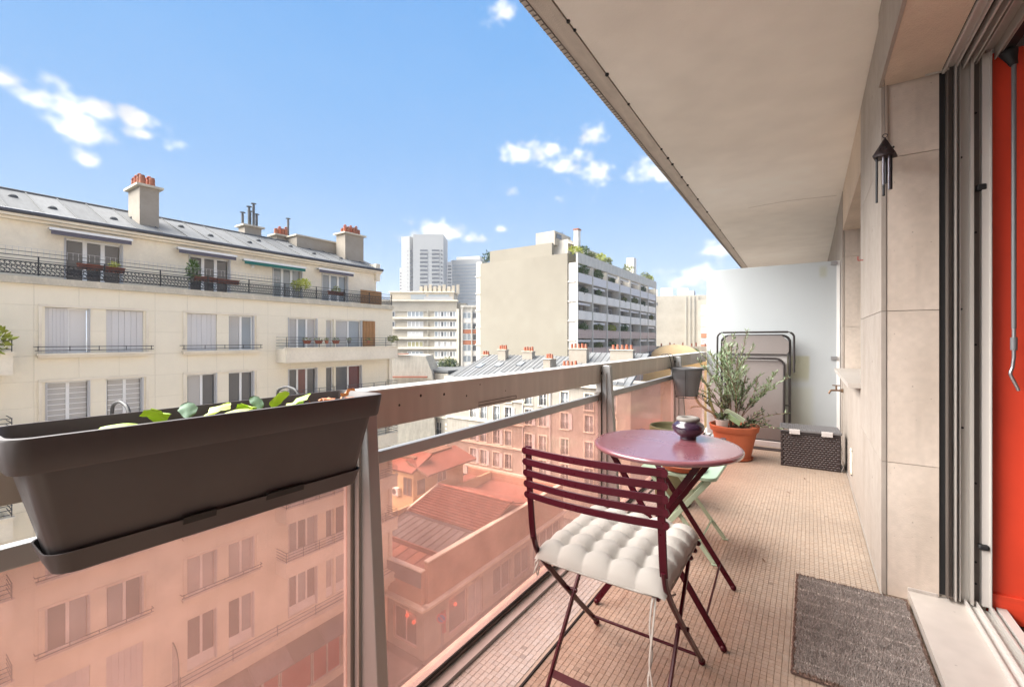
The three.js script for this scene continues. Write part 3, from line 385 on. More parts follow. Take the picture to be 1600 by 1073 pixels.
// folding bistro chair with tied cushion
{
  const cx = -0.515, t = thing('bistro_chair', 'burgundy folding metal bistro chair with five back slats beside the glass railing', 'chair', [cx, 0, -1.42]);
  const m = mat.burg;
  for (const s of [-1, 1]) {
    const x = s * 0.199, xi = s * 0.178;
    // back upright that runs down into the front foot; it twists narrow below the slats
    M(t, 'upright', merge([strap([[x, 0.825, 0.272], [x, 0.70, 0.264], [x, 0.58, 0.25], [x, 0.53, 0.24]], [1, 0, 0], 0.021, 0.007, 12), strap([[x, 0.545, 0.243], [x, 0.5, 0.226], [x, 0.46, 0.196], [x, 0.40, 0.142], [x, 0.2, -0.06], [x, 0.035, -0.232]], [1, 0, 0], 0.011, 0.018, 28), T(new THREE.SphereGeometry(0.0125, 12, 8), [x, 0.014, -0.25]), rod([x, 0.035, -0.232], [x, 0.012, -0.252], 0.008)]), m);
    M(t, 'rear_leg', merge([strap([[xi, 0.455, -0.19], [xi, 0.44, -0.17], [xi, 0.2, 0.05], [xi, 0.016, 0.218]], [1, 0, 0], 0.01, 0.018, 16), T(new THREE.SphereGeometry(0.012, 12, 8), [xi, 0.012, 0.222])]), m);
    M(t, 'pivot', T(new THREE.CylinderGeometry(0.007, 0.007, 0.04, 10), [s * 0.189, 0.262, -0.005], [0, 0, Math.PI / 2]), m);
    M(t, 'seat_rail', strap([[s * 0.172, 0.447, -0.22], [s * 0.172, 0.447, 0.2]], [1, 0, 0], 0.008, 0.02), m);
  }
  for (let k = 0; k < 5; k++) {                               // slats curve backwards a little and end in rolled tips
    const y = 0.812 - k * 0.0345, z = 0.282 - k * 0.0036;
    const pts = []; for (let i = 0; i <= 12; i++) { const u = i / 6 - 1; pts.push([u * 0.208, y, z + 0.022 * (1 - u * u) - 0.006]); }
    M(t, 'back_slat', merge([strap(pts, [0, 1, 0], 0.0205, 0.005), T(new THREE.CylinderGeometry(0.0108, 0.0108, 0.007, 14), [-0.208, y, z - 0.006], [Math.PI / 2, 0, 0]), T(new THREE.CylinderGeometry(0.0108, 0.0108, 0.007, 14), [0.208, y, z - 0.006], [Math.PI / 2, 0, 0])]), m);
  }
  for (let k = 0; k < 7; k++) M(t, 'seat_slat', rb(0.38, 0.007, 0.036, 0.002), m, [0, 0.462, -0.2 + k * 0.062]);
  for (let k = 0; k < 3; k++) for (const s of [-1, 1]) M(t, 'slat_rivet', new THREE.SphereGeometry(0.009, 8, 6), m, [s * 0.197, 0.45, -0.2 + k * 0.06]);
  M(t, 'front_stretcher', rod([-0.199, 0.055, -0.214], [0.199, 0.055, -0.214], 0.0055), m);
  M(t, 'rear_stretcher', bx(0.36, 0.022, 0.006), m, [0, 0.075, 0.165], [-0.75, 0, 0]);
  // cushion
  const cu = thing('seat_cushion', 'tufted off white cotton cushion tied on the burgundy chair', 'cushion', [-0.515, 0.467, -1.405]);
  const N = 84, W = 0.40, D = 0.44, pos = [], uv = [], idx = [];
  const hgt = (u, v) => {
    const e = Math.pow(clamp(1 - Math.pow(Math.abs(2 * u - 1), 5)), 0.5) * Math.pow(clamp(1 - Math.pow(Math.abs(2 * v - 1), 5)), 0.5);
    const cu_ = u * 5, cv = v * 6, du = cu_ - Math.round(cu_), dv = cv - Math.round(cv), inn = Math.round(cu_) > 0 && Math.round(cu_) < 5 && Math.round(cv) > 0 && Math.round(cv) < 6;
    const r2 = du * du + dv * dv, pil = Math.pow(Math.abs(Math.sin(Math.PI * cu_)) * Math.abs(Math.sin(Math.PI * cv)) + 0.015, 0.5);
    const dent = inn ? Math.exp(-r2 * 17) : 0, wr = 0.0022 * (fbm3(u * 26, v * 26, 3, 3) - 0.5);
    return e * (0.028 + 0.021 * pil - 0.02 * dent + wr) * (0.92 + 0.2 * fbm3(u * 5, v * 5, 8, 2));
  };
  for (let q = 0; q < 2; q++) for (let i = 0; i <= N; i++) for (let j = 0; j <= N; j++) {
    const u = i / N, v = j / N, ed = Math.max(Math.abs(2 * u - 1), Math.abs(2 * v - 1)), h = hgt(u, v);
    const bul = 1 + 0.018 * Math.abs(Math.sin(5 * Math.PI * u)) * Math.abs(2 * v - 1) + 0.018 * Math.abs(Math.sin(5 * Math.PI * v)) * Math.abs(2 * u - 1);
    let x = (u - 0.5) * W * bul, z = (v - 0.5) * D * bul; const fl = clamp((Math.abs(2 * v - 1) - 0.85) / 0.15) * 0.012 + clamp((Math.abs(2 * u - 1) - 0.9) / 0.1) * 0.006;
    const y = 0.016 - fl + (q ? -0.012 * clamp((1 - ed) * 6) : h); pos.push(x, y, z); uv.push(u * W, v * D);
  }
  const st = (N + 1) * (N + 1);
  for (let i = 0; i < N; i++) for (let j = 0; j < N; j++) { const a = i * (N + 1) + j, b = a + N + 1; idx.push(a, a + 1, b, a + 1, b + 1, b); idx.push(st + a, st + b, st + a + 1, st + a + 1, st + b, st + b + 1); }
  const g = new THREE.BufferGeometry(); g.setAttribute('position', new THREE.Float32BufferAttribute(pos, 3)); g.setAttribute('uv', new THREE.Float32BufferAttribute(uv, 2)); g.setIndex(idx); g.computeVertexNormals();
  M(cu, 'pad', g, mat.cotton);
  const edge = []; for (let k = 0; k < 64; k++) { const a = k / 64 * 2 * Math.PI, c = Math.cos(a), s = Math.sin(a), q = 1 / Math.pow(Math.pow(Math.abs(c), 9) + Math.pow(Math.abs(s), 9), 1 / 9); edge.push([c * q * W * 0.503, 0.004 - 0.004 * Math.abs(s), s * q * D * 0.503]); }
  M(cu, 'piping', tube(edge, 0.0035, 6, 160, true), mat.cotton);
  const tie = (pts) => M(cu, 'tie', strap(pts, [0.8, 0, 0.6], 0.007, 0.002, 30), mat.cotton);
  tie([[0.168, 0.0, 0.205], [0.166, -0.02, 0.222], [0.160, -0.09, 0.220], [0.166, -0.16, 0.216], [0.155, -0.23, 0.218], [0.160, -0.305, 0.214]]);
  tie([[0.172, 0.0, 0.205], [0.174, -0.03, 0.222], [0.168, -0.10, 0.224], [0.160, -0.18, 0.222], [0.168, -0.25, 0.22], [0.170, -0.295, 0.222]]);
  tie([[0.18, 0.0, 0.19], [0.20, -0.012, 0.17], [0.207, -0.02, 0.14], [0.2, -0.02, 0.13]]);
  tie([[-0.19, 0, 0.2], [-0.206, -0.02, 0.204], [-0.212, -0.05, 0.19], [-0.2, -0.062, 0.2], [-0.19, -0.03, 0.206]]);
  tie([[-0.19, 0, 0.2], [-0.2, -0.035, 0.212], [-0.214, -0.06, 0.2], [-0.205, -0.03, 0.2]]);
}
// round bistro table
{
  const t = thing('bistro_table', 'round burgundy folding metal bistro table with crossed legs', 'table', [-0.514, 0, -1.945]);
  M(t, 'table_top', lathe([[0, 0.706], [0.27, 0.706], [0.288, 0.7065], [0.296, 0.705], [0.301, 0.7005], [0.302, 0.695], [0.299, 0.688], [0.295, 0.686], [0.292, 0.69], [0.0, 0.698]], 96), mat.burgT);
  const m = mat.burg, ax = [0, 0, 1];
  const leg = (z, a, b, dz) => M(t, 'leg', merge([strap([[a[0], a[1], z], [(a[0] + b[0]) / 2, (a[1] + b[1]) / 2 + 0.004, z], [b[0], b[1], z]], [0, 0, 1], 0.009, 0.024, 12), T(new THREE.SphereGeometry(0.013, 12, 8), [b[0], 0.013, z])]), m);
  leg(0.158, [-0.19, 0.685], [0.25, 0.014]); leg(0.142, [0.17, 0.685], [-0.256, 0.014]);
  leg(-0.305, [-0.234, 0.685], [0.224, 0.014]); leg(-0.289, [0.2, 0.685], [-0.25, 0.014]);
  M(t, 'stretcher', rod([0.19, 0.105, 0.158], [0.167, 0.105, -0.305], 0.0045), m);
  M(t, 'stretcher', rod([-0.2, 0.1, 0.142], [-0.2, 0.1, -0.289], 0.0045), m);
  M(t, 'pivot_bar', rod([-0.02, 0.392, 0.165], [-0.02, 0.392, -0.31], 0.006), m);
  for (const x of [-0.2, 0.18]) M(t, 'top_rail', bx(0.022, 0.012, 0.5), m, [x, 0.687, -0.07]);
}
// purple pot with a stone lid
{
  const t = thing('ceramic_pot', 'small purple glazed ceramic pot with grey stone lid on the round table', 'pot', [-0.452, 0.7065, -2.085]);
  M(t, 'body', lathe([[0, 0], [0.033, 0], [0.0345, 0.004], [0.034, 0.012], [0.05, 0.022], [0.064, 0.036], [0.0695, 0.05], [0.067, 0.062], [0.058, 0.072], [0.049, 0.077], [0.047, 0.082]], 56), mat.purple);
  M(t, 'lid', lathe([[0.022, 0.086], [0.024, 0.095], [0.034, 0.1], [0.045, 0.098], [0.05, 0.092], [0.0495, 0.084], [0.044, 0.08], [0.02, 0.08], [0.0, 0.08]], 48), mat.stonePot);
}
// mint folding stool and the dish on it
{
  const t = thing('folding_stool', 'mint green folding metal stool half hidden behind the round table', 'stool', [-0.585, 0, -2.61]);
  const sh = new THREE.Shape(), a = 0.19, b = 0.2, r = 0.045; sh.moveTo(-a + r, -b); sh.lineTo(a - r, -b); sh.quadraticCurveTo(a, -b, a, -b + r); sh.lineTo(a, b - r); sh.quadraticCurveTo(a, b, a - r, b); sh.lineTo(-a + r, b); sh.quadraticCurveTo(-a, b, -a, b - r); sh.lineTo(-a, -b + r); sh.quadraticCurveTo(-a, -b, -a + r, -b);
  M(t, 'seat', T(new THREE.ExtrudeGeometry(sh, { depth: 0.012, bevelEnabled: true, bevelSize: 0.004, bevelThickness: 0.004, bevelSegments: 3 }), [0, 0.435, 0], [-Math.PI / 2, 0, 0]), mat.mint);
  for (const [z, q] of [[0.18, 1], [-0.19, -1]]) {
    M(t, 'leg', strap([[0.16, 0.43, z], [-0.17, 0.012, z]], [0, 0, 1], 0.009, 0.026), mat.mint);
    M(t, 'leg', strap([[-0.15, 0.43, z - 0.012 * q], [0.178, 0.012, z - 0.012 * q]], [0, 0, 1], 0.009, 0.022), mat.mint);
    M(t, 'foot', rb(0.03, 0.008, 0.014, 0.003), mat.mint, [0.182, 0.006, z - 0.012 * q]);
  }
  M(t, 'stretcher', rod([0.11, 0.098, 0.17], [0.11, 0.098, -0.18], 0.005), mat.mint);
  M(t, 'stretcher', rod([-0.1, 0.1, 0.18], [-0.1, 0.1, -0.19], 0.005), mat.mint);
  M(t, 'slat', bx(0.01, 0.024, 0.36), mat.mint, [0.06, 0.3, -0.005], [0, 0, 0.6]);
  const d = thing('terracotta_dish', 'shallow terracotta dish of soil on the mint stool under the table', 'dish', [-0.575, 0.4515, -2.50]);
  M(d, 'dish', lathe([[0, 0], [0.085, 0], [0.1, 0.006], [0.113, 0.03], [0.112, 0.033], [0.105, 0.033], [0.095, 0.016], [0, 0.012]], 48), mat.terra);
  M(d, 'soil', lathe([[0.099, 0.021], [0.07, 0.03], [0.03, 0.032], [0, 0.03]], 24), S([0.12, 0.12, 0.09], { roughness: 1, bumpMap: rep(grainT, 0.05), bumpScale: 0.006 }));
}
// olive pot behind the table
{
  const t = thing('olive_pot', 'tall olive green planter pot behind the round table by the glass', 'pot', [-0.80, 0, -3.22]);
  M(t, 'body', lathe([[0, 0], [0.115, 0], [0.118, 0.01], [0.146, 0.48], [0.152, 0.483], [0.158, 0.49], [0.16, 0.54], [0.156, 0.546], [0.146, 0.546], [0.142, 0.53], [0.135, 0.47], [0, 0.46]], 56), mat.olive);
  M(t, 'soil', lathe([[0.136, 0.475], [0.05, 0.483], [0, 0.485]], 24), mat.soil);
}
// wire basket pot on the rail
{
  const t = thing('hanging_pot', 'grey plastic pot in a black wire rail holder hung on the far railing', 'hanging pot', [-0.905, 0.655, -4.12]);
  const body = lathe([[0, 0], [0.085, 0], [0.088, 0.006], [0.112, 0.165], [0.122, 0.172], [0.131, 0.245], [0.129, 0.25], [0.121, 0.25], [0.117, 0.235], [0.105, 0.16], [0.09, 0.15], [0, 0.15]], 48);
  M(t, 'pot', body, mat.grey);
  M(t, 'soil', lathe([[0.108, 0.19], [0, 0.195]], 20), mat.soil);
  const ring = (r, y) => { const p = []; for (let k = 0; k < 24; k++) p.push([Math.cos(k / 12 * Math.PI) * r, y, Math.sin(k / 12 * Math.PI) * r]); return tube(p, 0.0032, 6, 48, true); };
  const wires = [ring(0.14, 0.235), ring(0.095, -0.012)];
  for (let k = 0; k < 6; k++) { const a = k / 6 * 2 * Math.PI + 0.4; wires.push(rod([Math.cos(a) * 0.14, 0.235, Math.sin(a) * 0.14], [Math.cos(a) * 0.095, -0.012, Math.sin(a) * 0.095], 0.0028, 6)); }
  M(t, 'wire_holder', merge(wires), mat.iron);
  for (const z of [-0.06, 0.06]) M(t, 'wire_hook', tube([[-0.11, 0.235, z], [-0.122, 0.30, z], [-0.135, 0.352, z], [-0.165, 0.368, z], [-0.2, 0.362, z], [-0.21, 0.33, z]], 0.0032, 6, 30), mat.iron);
}
// terracotta planter, its bush and the little pots in it
{
  const c = [-0.612, 0, -4.79], t = thing('terracotta_pot', 'large terracotta coloured pot in front of the folded lounger', 'pot', c);
  M(t, 'body', lathe([[0, 0], [0.142, 0], [0.145, 0.01], [0.150, 0.03], [0.148, 0.036], [0.19, 0.235], [0.194, 0.262], [0.2, 0.267], [0.213, 0.272], [0.222, 0.318], [0.221, 0.326], [0.214, 0.329], [0.206, 0.326], [0.2, 0.3], [0.192, 0.26], [0, 0.25]], 72), mat.terra);
  M(t, 'soil', lathe([[0.196, 0.283], [0.1, 0.295], [0, 0.29]], 32), mat.soil);
  M(t, 'foot_dish', lathe([[0, -0.0], [0.158, 0], [0.168, 0.022], [0.164, 0.024], [0.15, 0.012]], 48), mat.terra);
  const R = rng(91), bush = thing('oleander_bush', 'airy grey green shrub with narrow leaves growing in the terracotta pot', 'shrub', [c[0], 0.28, c[2]]); bush.scale.set(0.74, 0.86, 0.74);
  const lg = [leafGeo(0.062, 0.0135, 0.35, 4), leafGeo(0.05, 0.012, 0.6, 4), leafGeo(0.075, 0.0145, 0.2, 4)];
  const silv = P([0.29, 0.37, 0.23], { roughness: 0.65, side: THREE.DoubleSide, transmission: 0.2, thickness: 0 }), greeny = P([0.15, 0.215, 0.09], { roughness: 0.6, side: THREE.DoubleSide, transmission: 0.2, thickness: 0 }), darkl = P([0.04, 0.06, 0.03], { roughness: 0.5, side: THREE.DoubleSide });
  const leaves = [[], [], []];
  const stems = [];
  const grow = (p, dir, len, r, kind, depth, droop) => {
    let q = [...p], d = V(dir).normalize(); const pts = [q], n = 9;
    for (let i = 1; i <= n; i++) {
      d.add(new THREE.Vector3((R() - 0.5) * 0.28, (R() - 0.5) * 0.16 - droop, (R() - 0.5) * 0.28)).normalize(); q = [q[0] + d.x * len / n, Math.max(0.03, q[1] + d.y * len / n), q[2] + d.z * len / n]; pts.push(q);
      if (depth === 0 && i > 2 && i < 9 && R() < 0.72) grow(q, [d.x + (R() - 0.5) * 1.5, d.y * 0.8 + R() * 0.3, d.z + (R() - 0.5) * 1.5], len * (0.28 + R() * 0.25), r * 0.55, kind, 1, droop * 0.8);
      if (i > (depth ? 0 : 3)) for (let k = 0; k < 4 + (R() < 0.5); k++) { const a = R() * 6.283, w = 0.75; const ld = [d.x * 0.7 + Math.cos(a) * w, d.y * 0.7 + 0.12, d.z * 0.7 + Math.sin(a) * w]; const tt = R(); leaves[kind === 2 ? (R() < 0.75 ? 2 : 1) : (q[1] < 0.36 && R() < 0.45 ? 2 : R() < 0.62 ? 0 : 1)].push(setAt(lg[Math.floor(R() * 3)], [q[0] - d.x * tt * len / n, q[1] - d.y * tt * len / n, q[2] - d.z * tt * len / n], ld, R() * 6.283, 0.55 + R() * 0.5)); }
    }
    stems.push(tube(pts, r, 5, 14));
  };
  for (let k = 0; k < 12; k++) { const a = k / 12 * 6.283 + R(), sp = 0.12 + R() * 0.42; grow([Math.cos(a) * 0.03, 0, Math.sin(a) * 0.03], [Math.cos(a) * sp - 0.03, 1, Math.sin(a) * sp * 0.6 + 0.05], 0.55 + R() * 0.3, 0.006, R() < 0.15 ? 1 : 0, 0, 0.015); }
  grow([0.0, 0, 0], [0.02, 1, 0.02], 0.96, 0.006, 0, 0, 0.0); grow([0, 0, 0], [-0.28, 1, 0.12], 0.9, 0.005, 0, 0, 0.01); grow([0, 0, 0], [0.42, 0.9, 0.1], 0.75, 0.005, 0, 0, 0.015);
  grow([0.05, 0, 0.02], [0.9, 0.75, 0.1], 0.62, 0.004, 1, 1, 0.05); grow([0.05, 0, 0.0], [1, 0.42, 0.18], 0.62, 0.004, 1, 1, 0.045); grow([-0.03, 0, 0.05], [-0.75, 1, 0.2], 0.8, 0.005, 0, 0, 0.02);
  for (let k = 0; k < 6; k++) grow([0.06, 0, 0.03], [0.55 + R() * 0.5, 0.5 + R() * 0.4, (R() - 0.3) * 0.7], 0.36, 0.004, 2, 1, 0.05);
  stems.slice(0, 40).forEach((g) => M(bush, 'stem', g, mat.bark));
  if (stems.length > 40) M(bush, 'twig', merge(stems.slice(40)), mat.bark).userData.kind = 'stuff';
  [silv, greeny, darkl].forEach((mm, i) => { if (leaves[i].length) M(bush, 'foliage', merge(leaves[i]), mm).userData.kind = 'stuff'; });
  const wp = thing('small_white_pot', 'small white pot standing in the soil of the terracotta pot', 'pot', [-0.70, 0.285, -4.66]);
  M(wp, 'pot', lathe([[0, 0], [0.042, 0], [0.044, 0.004], [0.06, 0.094], [0.06, 0.1], [0.056, 0.1], [0.05, 0.085], [0, 0.08]], 36), mat.whitePot);
  M(wp, 'soil', lathe([[0.051, 0.086], [0, 0.09]], 16), mat.soil);
  const od = thing('strap_leaf_plant', 'small plant with dark upright leaves and two pale broad leaves in the white pot', 'plant', [-0.70, 0.37, -4.66]);
  const pale = P([0.36, 0.45, 0.33], { roughness: 0.55, side: THREE.DoubleSide });
  const br = new THREE.CatmullRomCurve3([[0, 0, 0], [0.03, 0.10, 0.03], [0.12, 0.075, 0.06], [0.2, 0.03, 0.08]].map(V)).getPoints(16).map((p) => p.toArray());
  M(od, 'broad_leaf', strap(br, [0.3, 0.75, 0.4], 0.055, 0.004), pale);
  M(od, 'broad_leaf', strap([[0.05, 0.07, 0.04], [0.10, 0.045, 0.09], [0.17, 0.01, 0.12]], [0.3, 0.8, 0.2], 0.05, 0.004, 14), P([0.17, 0.26, 0.14], { roughness: 0.5 }));
  for (let k = 0; k < 16; k++) { const a = R() * 6.28, ms = M(od, 'leaf', leafGeo(0.10 + R() * 0.06, 0.026, 0.5 + R() * 0.5, 6), R() < 0.6 ? darkl : greeny, [Math.cos(a) * 0.02 - 0.01, 0.01, Math.sin(a) * 0.02]); ms.quaternion.setFromEuler(new THREE.Euler(0.25 + R() * 0.6, a, 0, 'YXZ')); }
  const ca = thing('cactus_stems', 'olive jointed cactus stems leaning left out of the terracotta pot', 'cactus', [-0.75, 0.3, -4.74]);
  const cm = S([0.15, 0.155, 0.06], { roughness: 0.6 }), cb = S([0.25, 0.17, 0.10], { roughness: 0.8 });
  M(ca, 'stem', strap([[0.02, 0, 0], [-0.03, 0.12, 0.01], [-0.075, 0.27, 0.0], [-0.085, 0.37, 0]], [0.75, 0.2, 0.5], 0.032, 0.009, 18), cm);
  M(ca, 'stem', strap([[0.05, 0.02, -0.02], [0.03, 0.15, -0.02], [0.035, 0.24, -0.02]], [1, 0.1, 0.2], 0.022, 0.01, 12), cm);
  M(ca, 'woody_stem', tube([[0.03, 0.02, 0.03], [-0.03, 0.13, 0.05], [-0.1, 0.165, 0.05], [-0.17, 0.225, 0.05], [-0.2, 0.28, 0.05]], 0.013, 8, 24), cb);
  M(ca, 'woody_stem', tube([[-0.13, 0.19, 0.05], [-0.19, 0.185, 0.05], [-0.225, 0.18, 0.06], [-0.24, 0.165, 0.06]], 0.007, 6, 16), cb);
}
// folded garden lounger leaning on the partition
{
  const t = thing('folding_lounger', 'folded reclining garden lounger with dark tube frame and taupe mesh leaning on the partition', 'lounger', [-0.512, 0, -5.56]);
  t.rotation.x = -0.06;
  const arch = (hw, top, bottom, r, z) => { const p = []; p.push([-hw, bottom, z], [-hw, (top + bottom) / 2, z], [-hw, top - r, z]); for (let k = 1; k <= 5; k++) { const a = Math.PI - k / 6 * Math.PI / 2; p.push([-hw + r + Math.cos(a) * r, top - r + Math.sin(a) * r, z]); } p.push([-hw + r, top, z], [0, top, z], [hw - r, top, z]); for (let k = 1; k <= 5; k++) { const a = Math.PI / 2 - k / 6 * Math.PI / 2; p.push([hw - r + Math.cos(a) * r, top - r + Math.sin(a) * r, z]); } p.push([hw, top - r, z], [hw, (top + bottom) / 2, z], [hw, bottom, z]); return p; };
  M(t, 'outer_frame', tube(arch(0.375, 1.235, 0.80, 0.06, 0.05), 0.011, 8, 90), mat.tubeD);
  M(t, 'side_frame', tube(arch(0.335, 1.2, 0.03, 0.07, 0.0), 0.013, 8, 110), mat.tubeD);
  M(t, 'inner_frame', tube(arch(0.285, 0.945, 0.03, 0.08, 0.055), 0.012, 8, 110), mat.tubeD);
  M(t, 'head_rest', ext([[-0.31, 1.0], [0.31, 1.0], [0.325, 1.03], [0.325, 1.13], [0.26, 1.195], [-0.26, 1.195], [-0.325, 1.13], [-0.325, 1.03]], 0.016, 0.004), mat.mesh, [0, 0, 0.012]);
  M(t, 'mesh_panel', bx(0.62, 0.2, 0.005), P([0.5, 0.47, 0.46], { roughness: 0.8, transmission: 0.3, thickness: 0 }), [0, 0.895, -0.012]);
  M(t, 'mesh_panel', bx(0.56, 0.72, 0.006), mat.mesh, [0, 0.565, 0.018]);
  M(t, 'foot_panel', bx(0.56, 0.14, 0.008), mat.meshD, [0, 0.13, 0.02]);
  M(t, 'cross_bar', rod([-0.34, 0.06, 0.02], [0.34, 0.06, 0.02], 0.011), mat.tubeD);
  for (const y of [0.45, 0.2]) M(t, 'hinge', bx(0.06, 0.014, 0.02), mat.tubeD, [0.31, y, 0.03]);
  const bd = thing('white_board', 'pale board lying on the floor below the folded lounger', 'board', [-0.40, 0, -5.42]);
  M(bd, 'board', rb(0.86, 0.055, 0.02, 0.003), mat.whitePot, [0, 0.047, 0]);
  for (let k = 0; k < 3; k++) M(bd, 'brown_slat', rb(0.7, 0.008, 0.03, 0.002), mat.wick, [0.1 + 0.02 * k, 0.005, 0.03 + k * 0.036], [0, 0.03 * k, 0]);
}
// wicker storage box
{
  const t = thing('storage_box', 'dark brown woven storage box with lid and two grey latches in the far corner', 'storage box', [-0.005, 0, -4.905], 0.05);
  const hw = 0.218, hd = 0.15, hh = 0.3, tap = 0.012;
  const core = new THREE.BufferGeometry();
  M(t, 'core', merge([B(0.425, 0.3, 0.286, 0, 0.152, 0)]), mat.wick);
  const sg = T(new THREE.SphereGeometry(1, 8, 5), [0, 0, 0], [0, 0, 0], [0.0185, 0.0088, 0.010]), list = [];
  const wallOf = (n, place) => { for (let r = 0; r < 15; r++) for (let c = 0; c < n; c++) list.push(place((c + 0.5 + (r % 2) * 0.5) / n * 2 - 1, 0.016 + r * 0.0192, r)); };
  wallOf(15, (u, y, r) => T(sg, [u * 0.212 * (0.955 + 0.045 * y / 0.3), y, 0.143 + 0.003 * y], [0, 0, 0.12]));
  wallOf(10, (u, y) => T(sg, [-0.2125 - 0.006 * y, y, u * 0.14], [0, Math.PI / 2, 0.0]));
  wallOf(10, (u, y) => T(sg, [0.2125 + 0.006 * y, y, u * 0.14], [0, Math.PI / 2, 0.0]));
  M(t, 'weave', merge(list), S([0.058, 0.042, 0.041], { roughness: 0.38 })).userData.kind = 'stuff';
  for (const [x, z] of [[-0.213, 0.144], [0.213, 0.144]]) M(t, 'corner_band', rb(0.022, 0.3, 0.014, 0.005), mat.wick, [x, 0.152, z]);
  M(t, 'rim', rb(0.45, 0.018, 0.31, 0.007), mat.wick, [0, 0.304, 0]);
  const lid = M(t, 'lid', rb(0.462, 0.026, 0.322, 0.009), mat.wickL, [0, 0.33, 0]), rib = []; for (let k = 0; k < 26; k++) for (let j = 0; j < 12; j++) rib.push(T(new THREE.SphereGeometry(1, 6, 4), [-0.214 + k * 0.0171, 0.0125, -0.143 + j * 0.026 + (k % 2) * 0.013 * 0.5], [0, 0, 0], [0.0075, 0.0035, 0.0125]));
  M(lid, 'weave', merge(rib), mat.wickL).userData.kind = 'stuff';
  for (const x of [-0.115, 0.125]) { const q = M(t, 'latch', rb(0.082, 0.038, 0.012, 0.004), mat.latch, [x, 0.318, 0.166]); M(q, 'latch_lip', rb(0.082, 0.008, 0.03, 0.003), mat.latch, [0, 0.021, -0.011]); }
  M(t, 'strap_handle', strap([[0.224, 0.26, 0.12], [0.232, 0.16, 0.13], [0.226, 0.09, 0.145], [0.24, 0.05, 0.15], [0.226, 0.015, 0.155]], [0, 0.2, 1], 0.014, 0.003, 20), mat.cotton);
}
// tap, wind chime, door mat
{
  const t = thing('wall_tap', 'small old brass garden tap on the wall above the storage box', 'tap', [0.255, 0.66, -5.32]);
  M(t, 'spout', tube([[0.01, 0, 0], [-0.05, 0.0, 0], [-0.085, -0.004, 0.004], [-0.1, -0.035, 0.006]], 0.009, 8, 24), mat.brass);
  M(t, 'valve', rod([-0.04, 0, 0], [-0.04, 0.045, 0], 0.008, 10), mat.brass);
  M(t, 'handle', merge([rod([-0.072, 0.048, 0], [-0.008, 0.048, 0], 0.0055, 8), rod([-0.04, 0.048, -0.03], [-0.04, 0.048, 0.03], 0.0055, 8)]), mat.brass);
  M(t, 'wall_flange', rod([-0.004, 0, 0], [0.014, 0, 0], 0.018, 14), mat.brass);
  const c = thing('wind_chime', 'dark bronze wind chime with pointed roof hanging at the stone pier', 'wind chime', [0.272, 1.75, -2.5]); c.scale.setScalar(0.93);
  const cone = new THREE.CylinderGeometry(0.004, 0.058, 0.085, 4, 1, true);
  M(c, 'roof', merge([T(cone, [0, 0.255, 0], [0, 0.55, 0]), T(new THREE.CylinderGeometry(0.057, 0.057, 0.008, 4), [0, 0.213, 0], [0, 0.55, 0])]), mat.bronze);
  for (const [x, y] of [[-0.012, 0.262], [-0.022, 0.24], [0.0, 0.242], [0.026, 0.24]]) M(c, 'stud', T(new THREE.SphereGeometry(0.005, 8, 6), [x, y, 0.028]), mat.black);
  M(c, 'ring', T(new THREE.TorusGeometry(0.009, 0.002, 6, 16), [0, 0.309, 0]), mat.bronze);
  M(c, 'cord', rod([0, 0.315, 0], [0.0, 0.885, -0.06], 0.0016, 6), mat.aluD);
  M(c, 'ceiling_hook', T(new THREE.TorusGeometry(0.012, 0.0025, 6, 14, 4.6), [0, 0.888, -0.06]), mat.steel);
  const dk = S([0.03, 0.03, 0.034], { roughness: 0.35, metalness: 0.5 }), gy = S([0.17, 0.16, 0.19], { roughness: 0.3, metalness: 0.6 });
  for (const [x, z, y0, m] of [[-0.03, 0.0, 0.0, dk], [-0.008, 0.02, 0.075, gy], [0.006, -0.02, 0.09, dk], [0.013, 0.015, 0.052, gy], [0.022, 0.0, 0.055, dk]]) M(c, 'chime_tube', rod([x, 0.21, z], [x, y0, z], 0.0048, 10), m);
  M(c, 'striker', merge([rod([-0.007, 0.075, 0.02], [-0.007, 0.03, 0.02], 0.0045, 8), T(new THREE.SphereGeometry(0.0055, 8, 6), [-0.007, 0.028, 0.02]), T(new THREE.SphereGeometry(0.0055, 8, 6), [-0.007, 0.068, 0.02])]), dk);
}
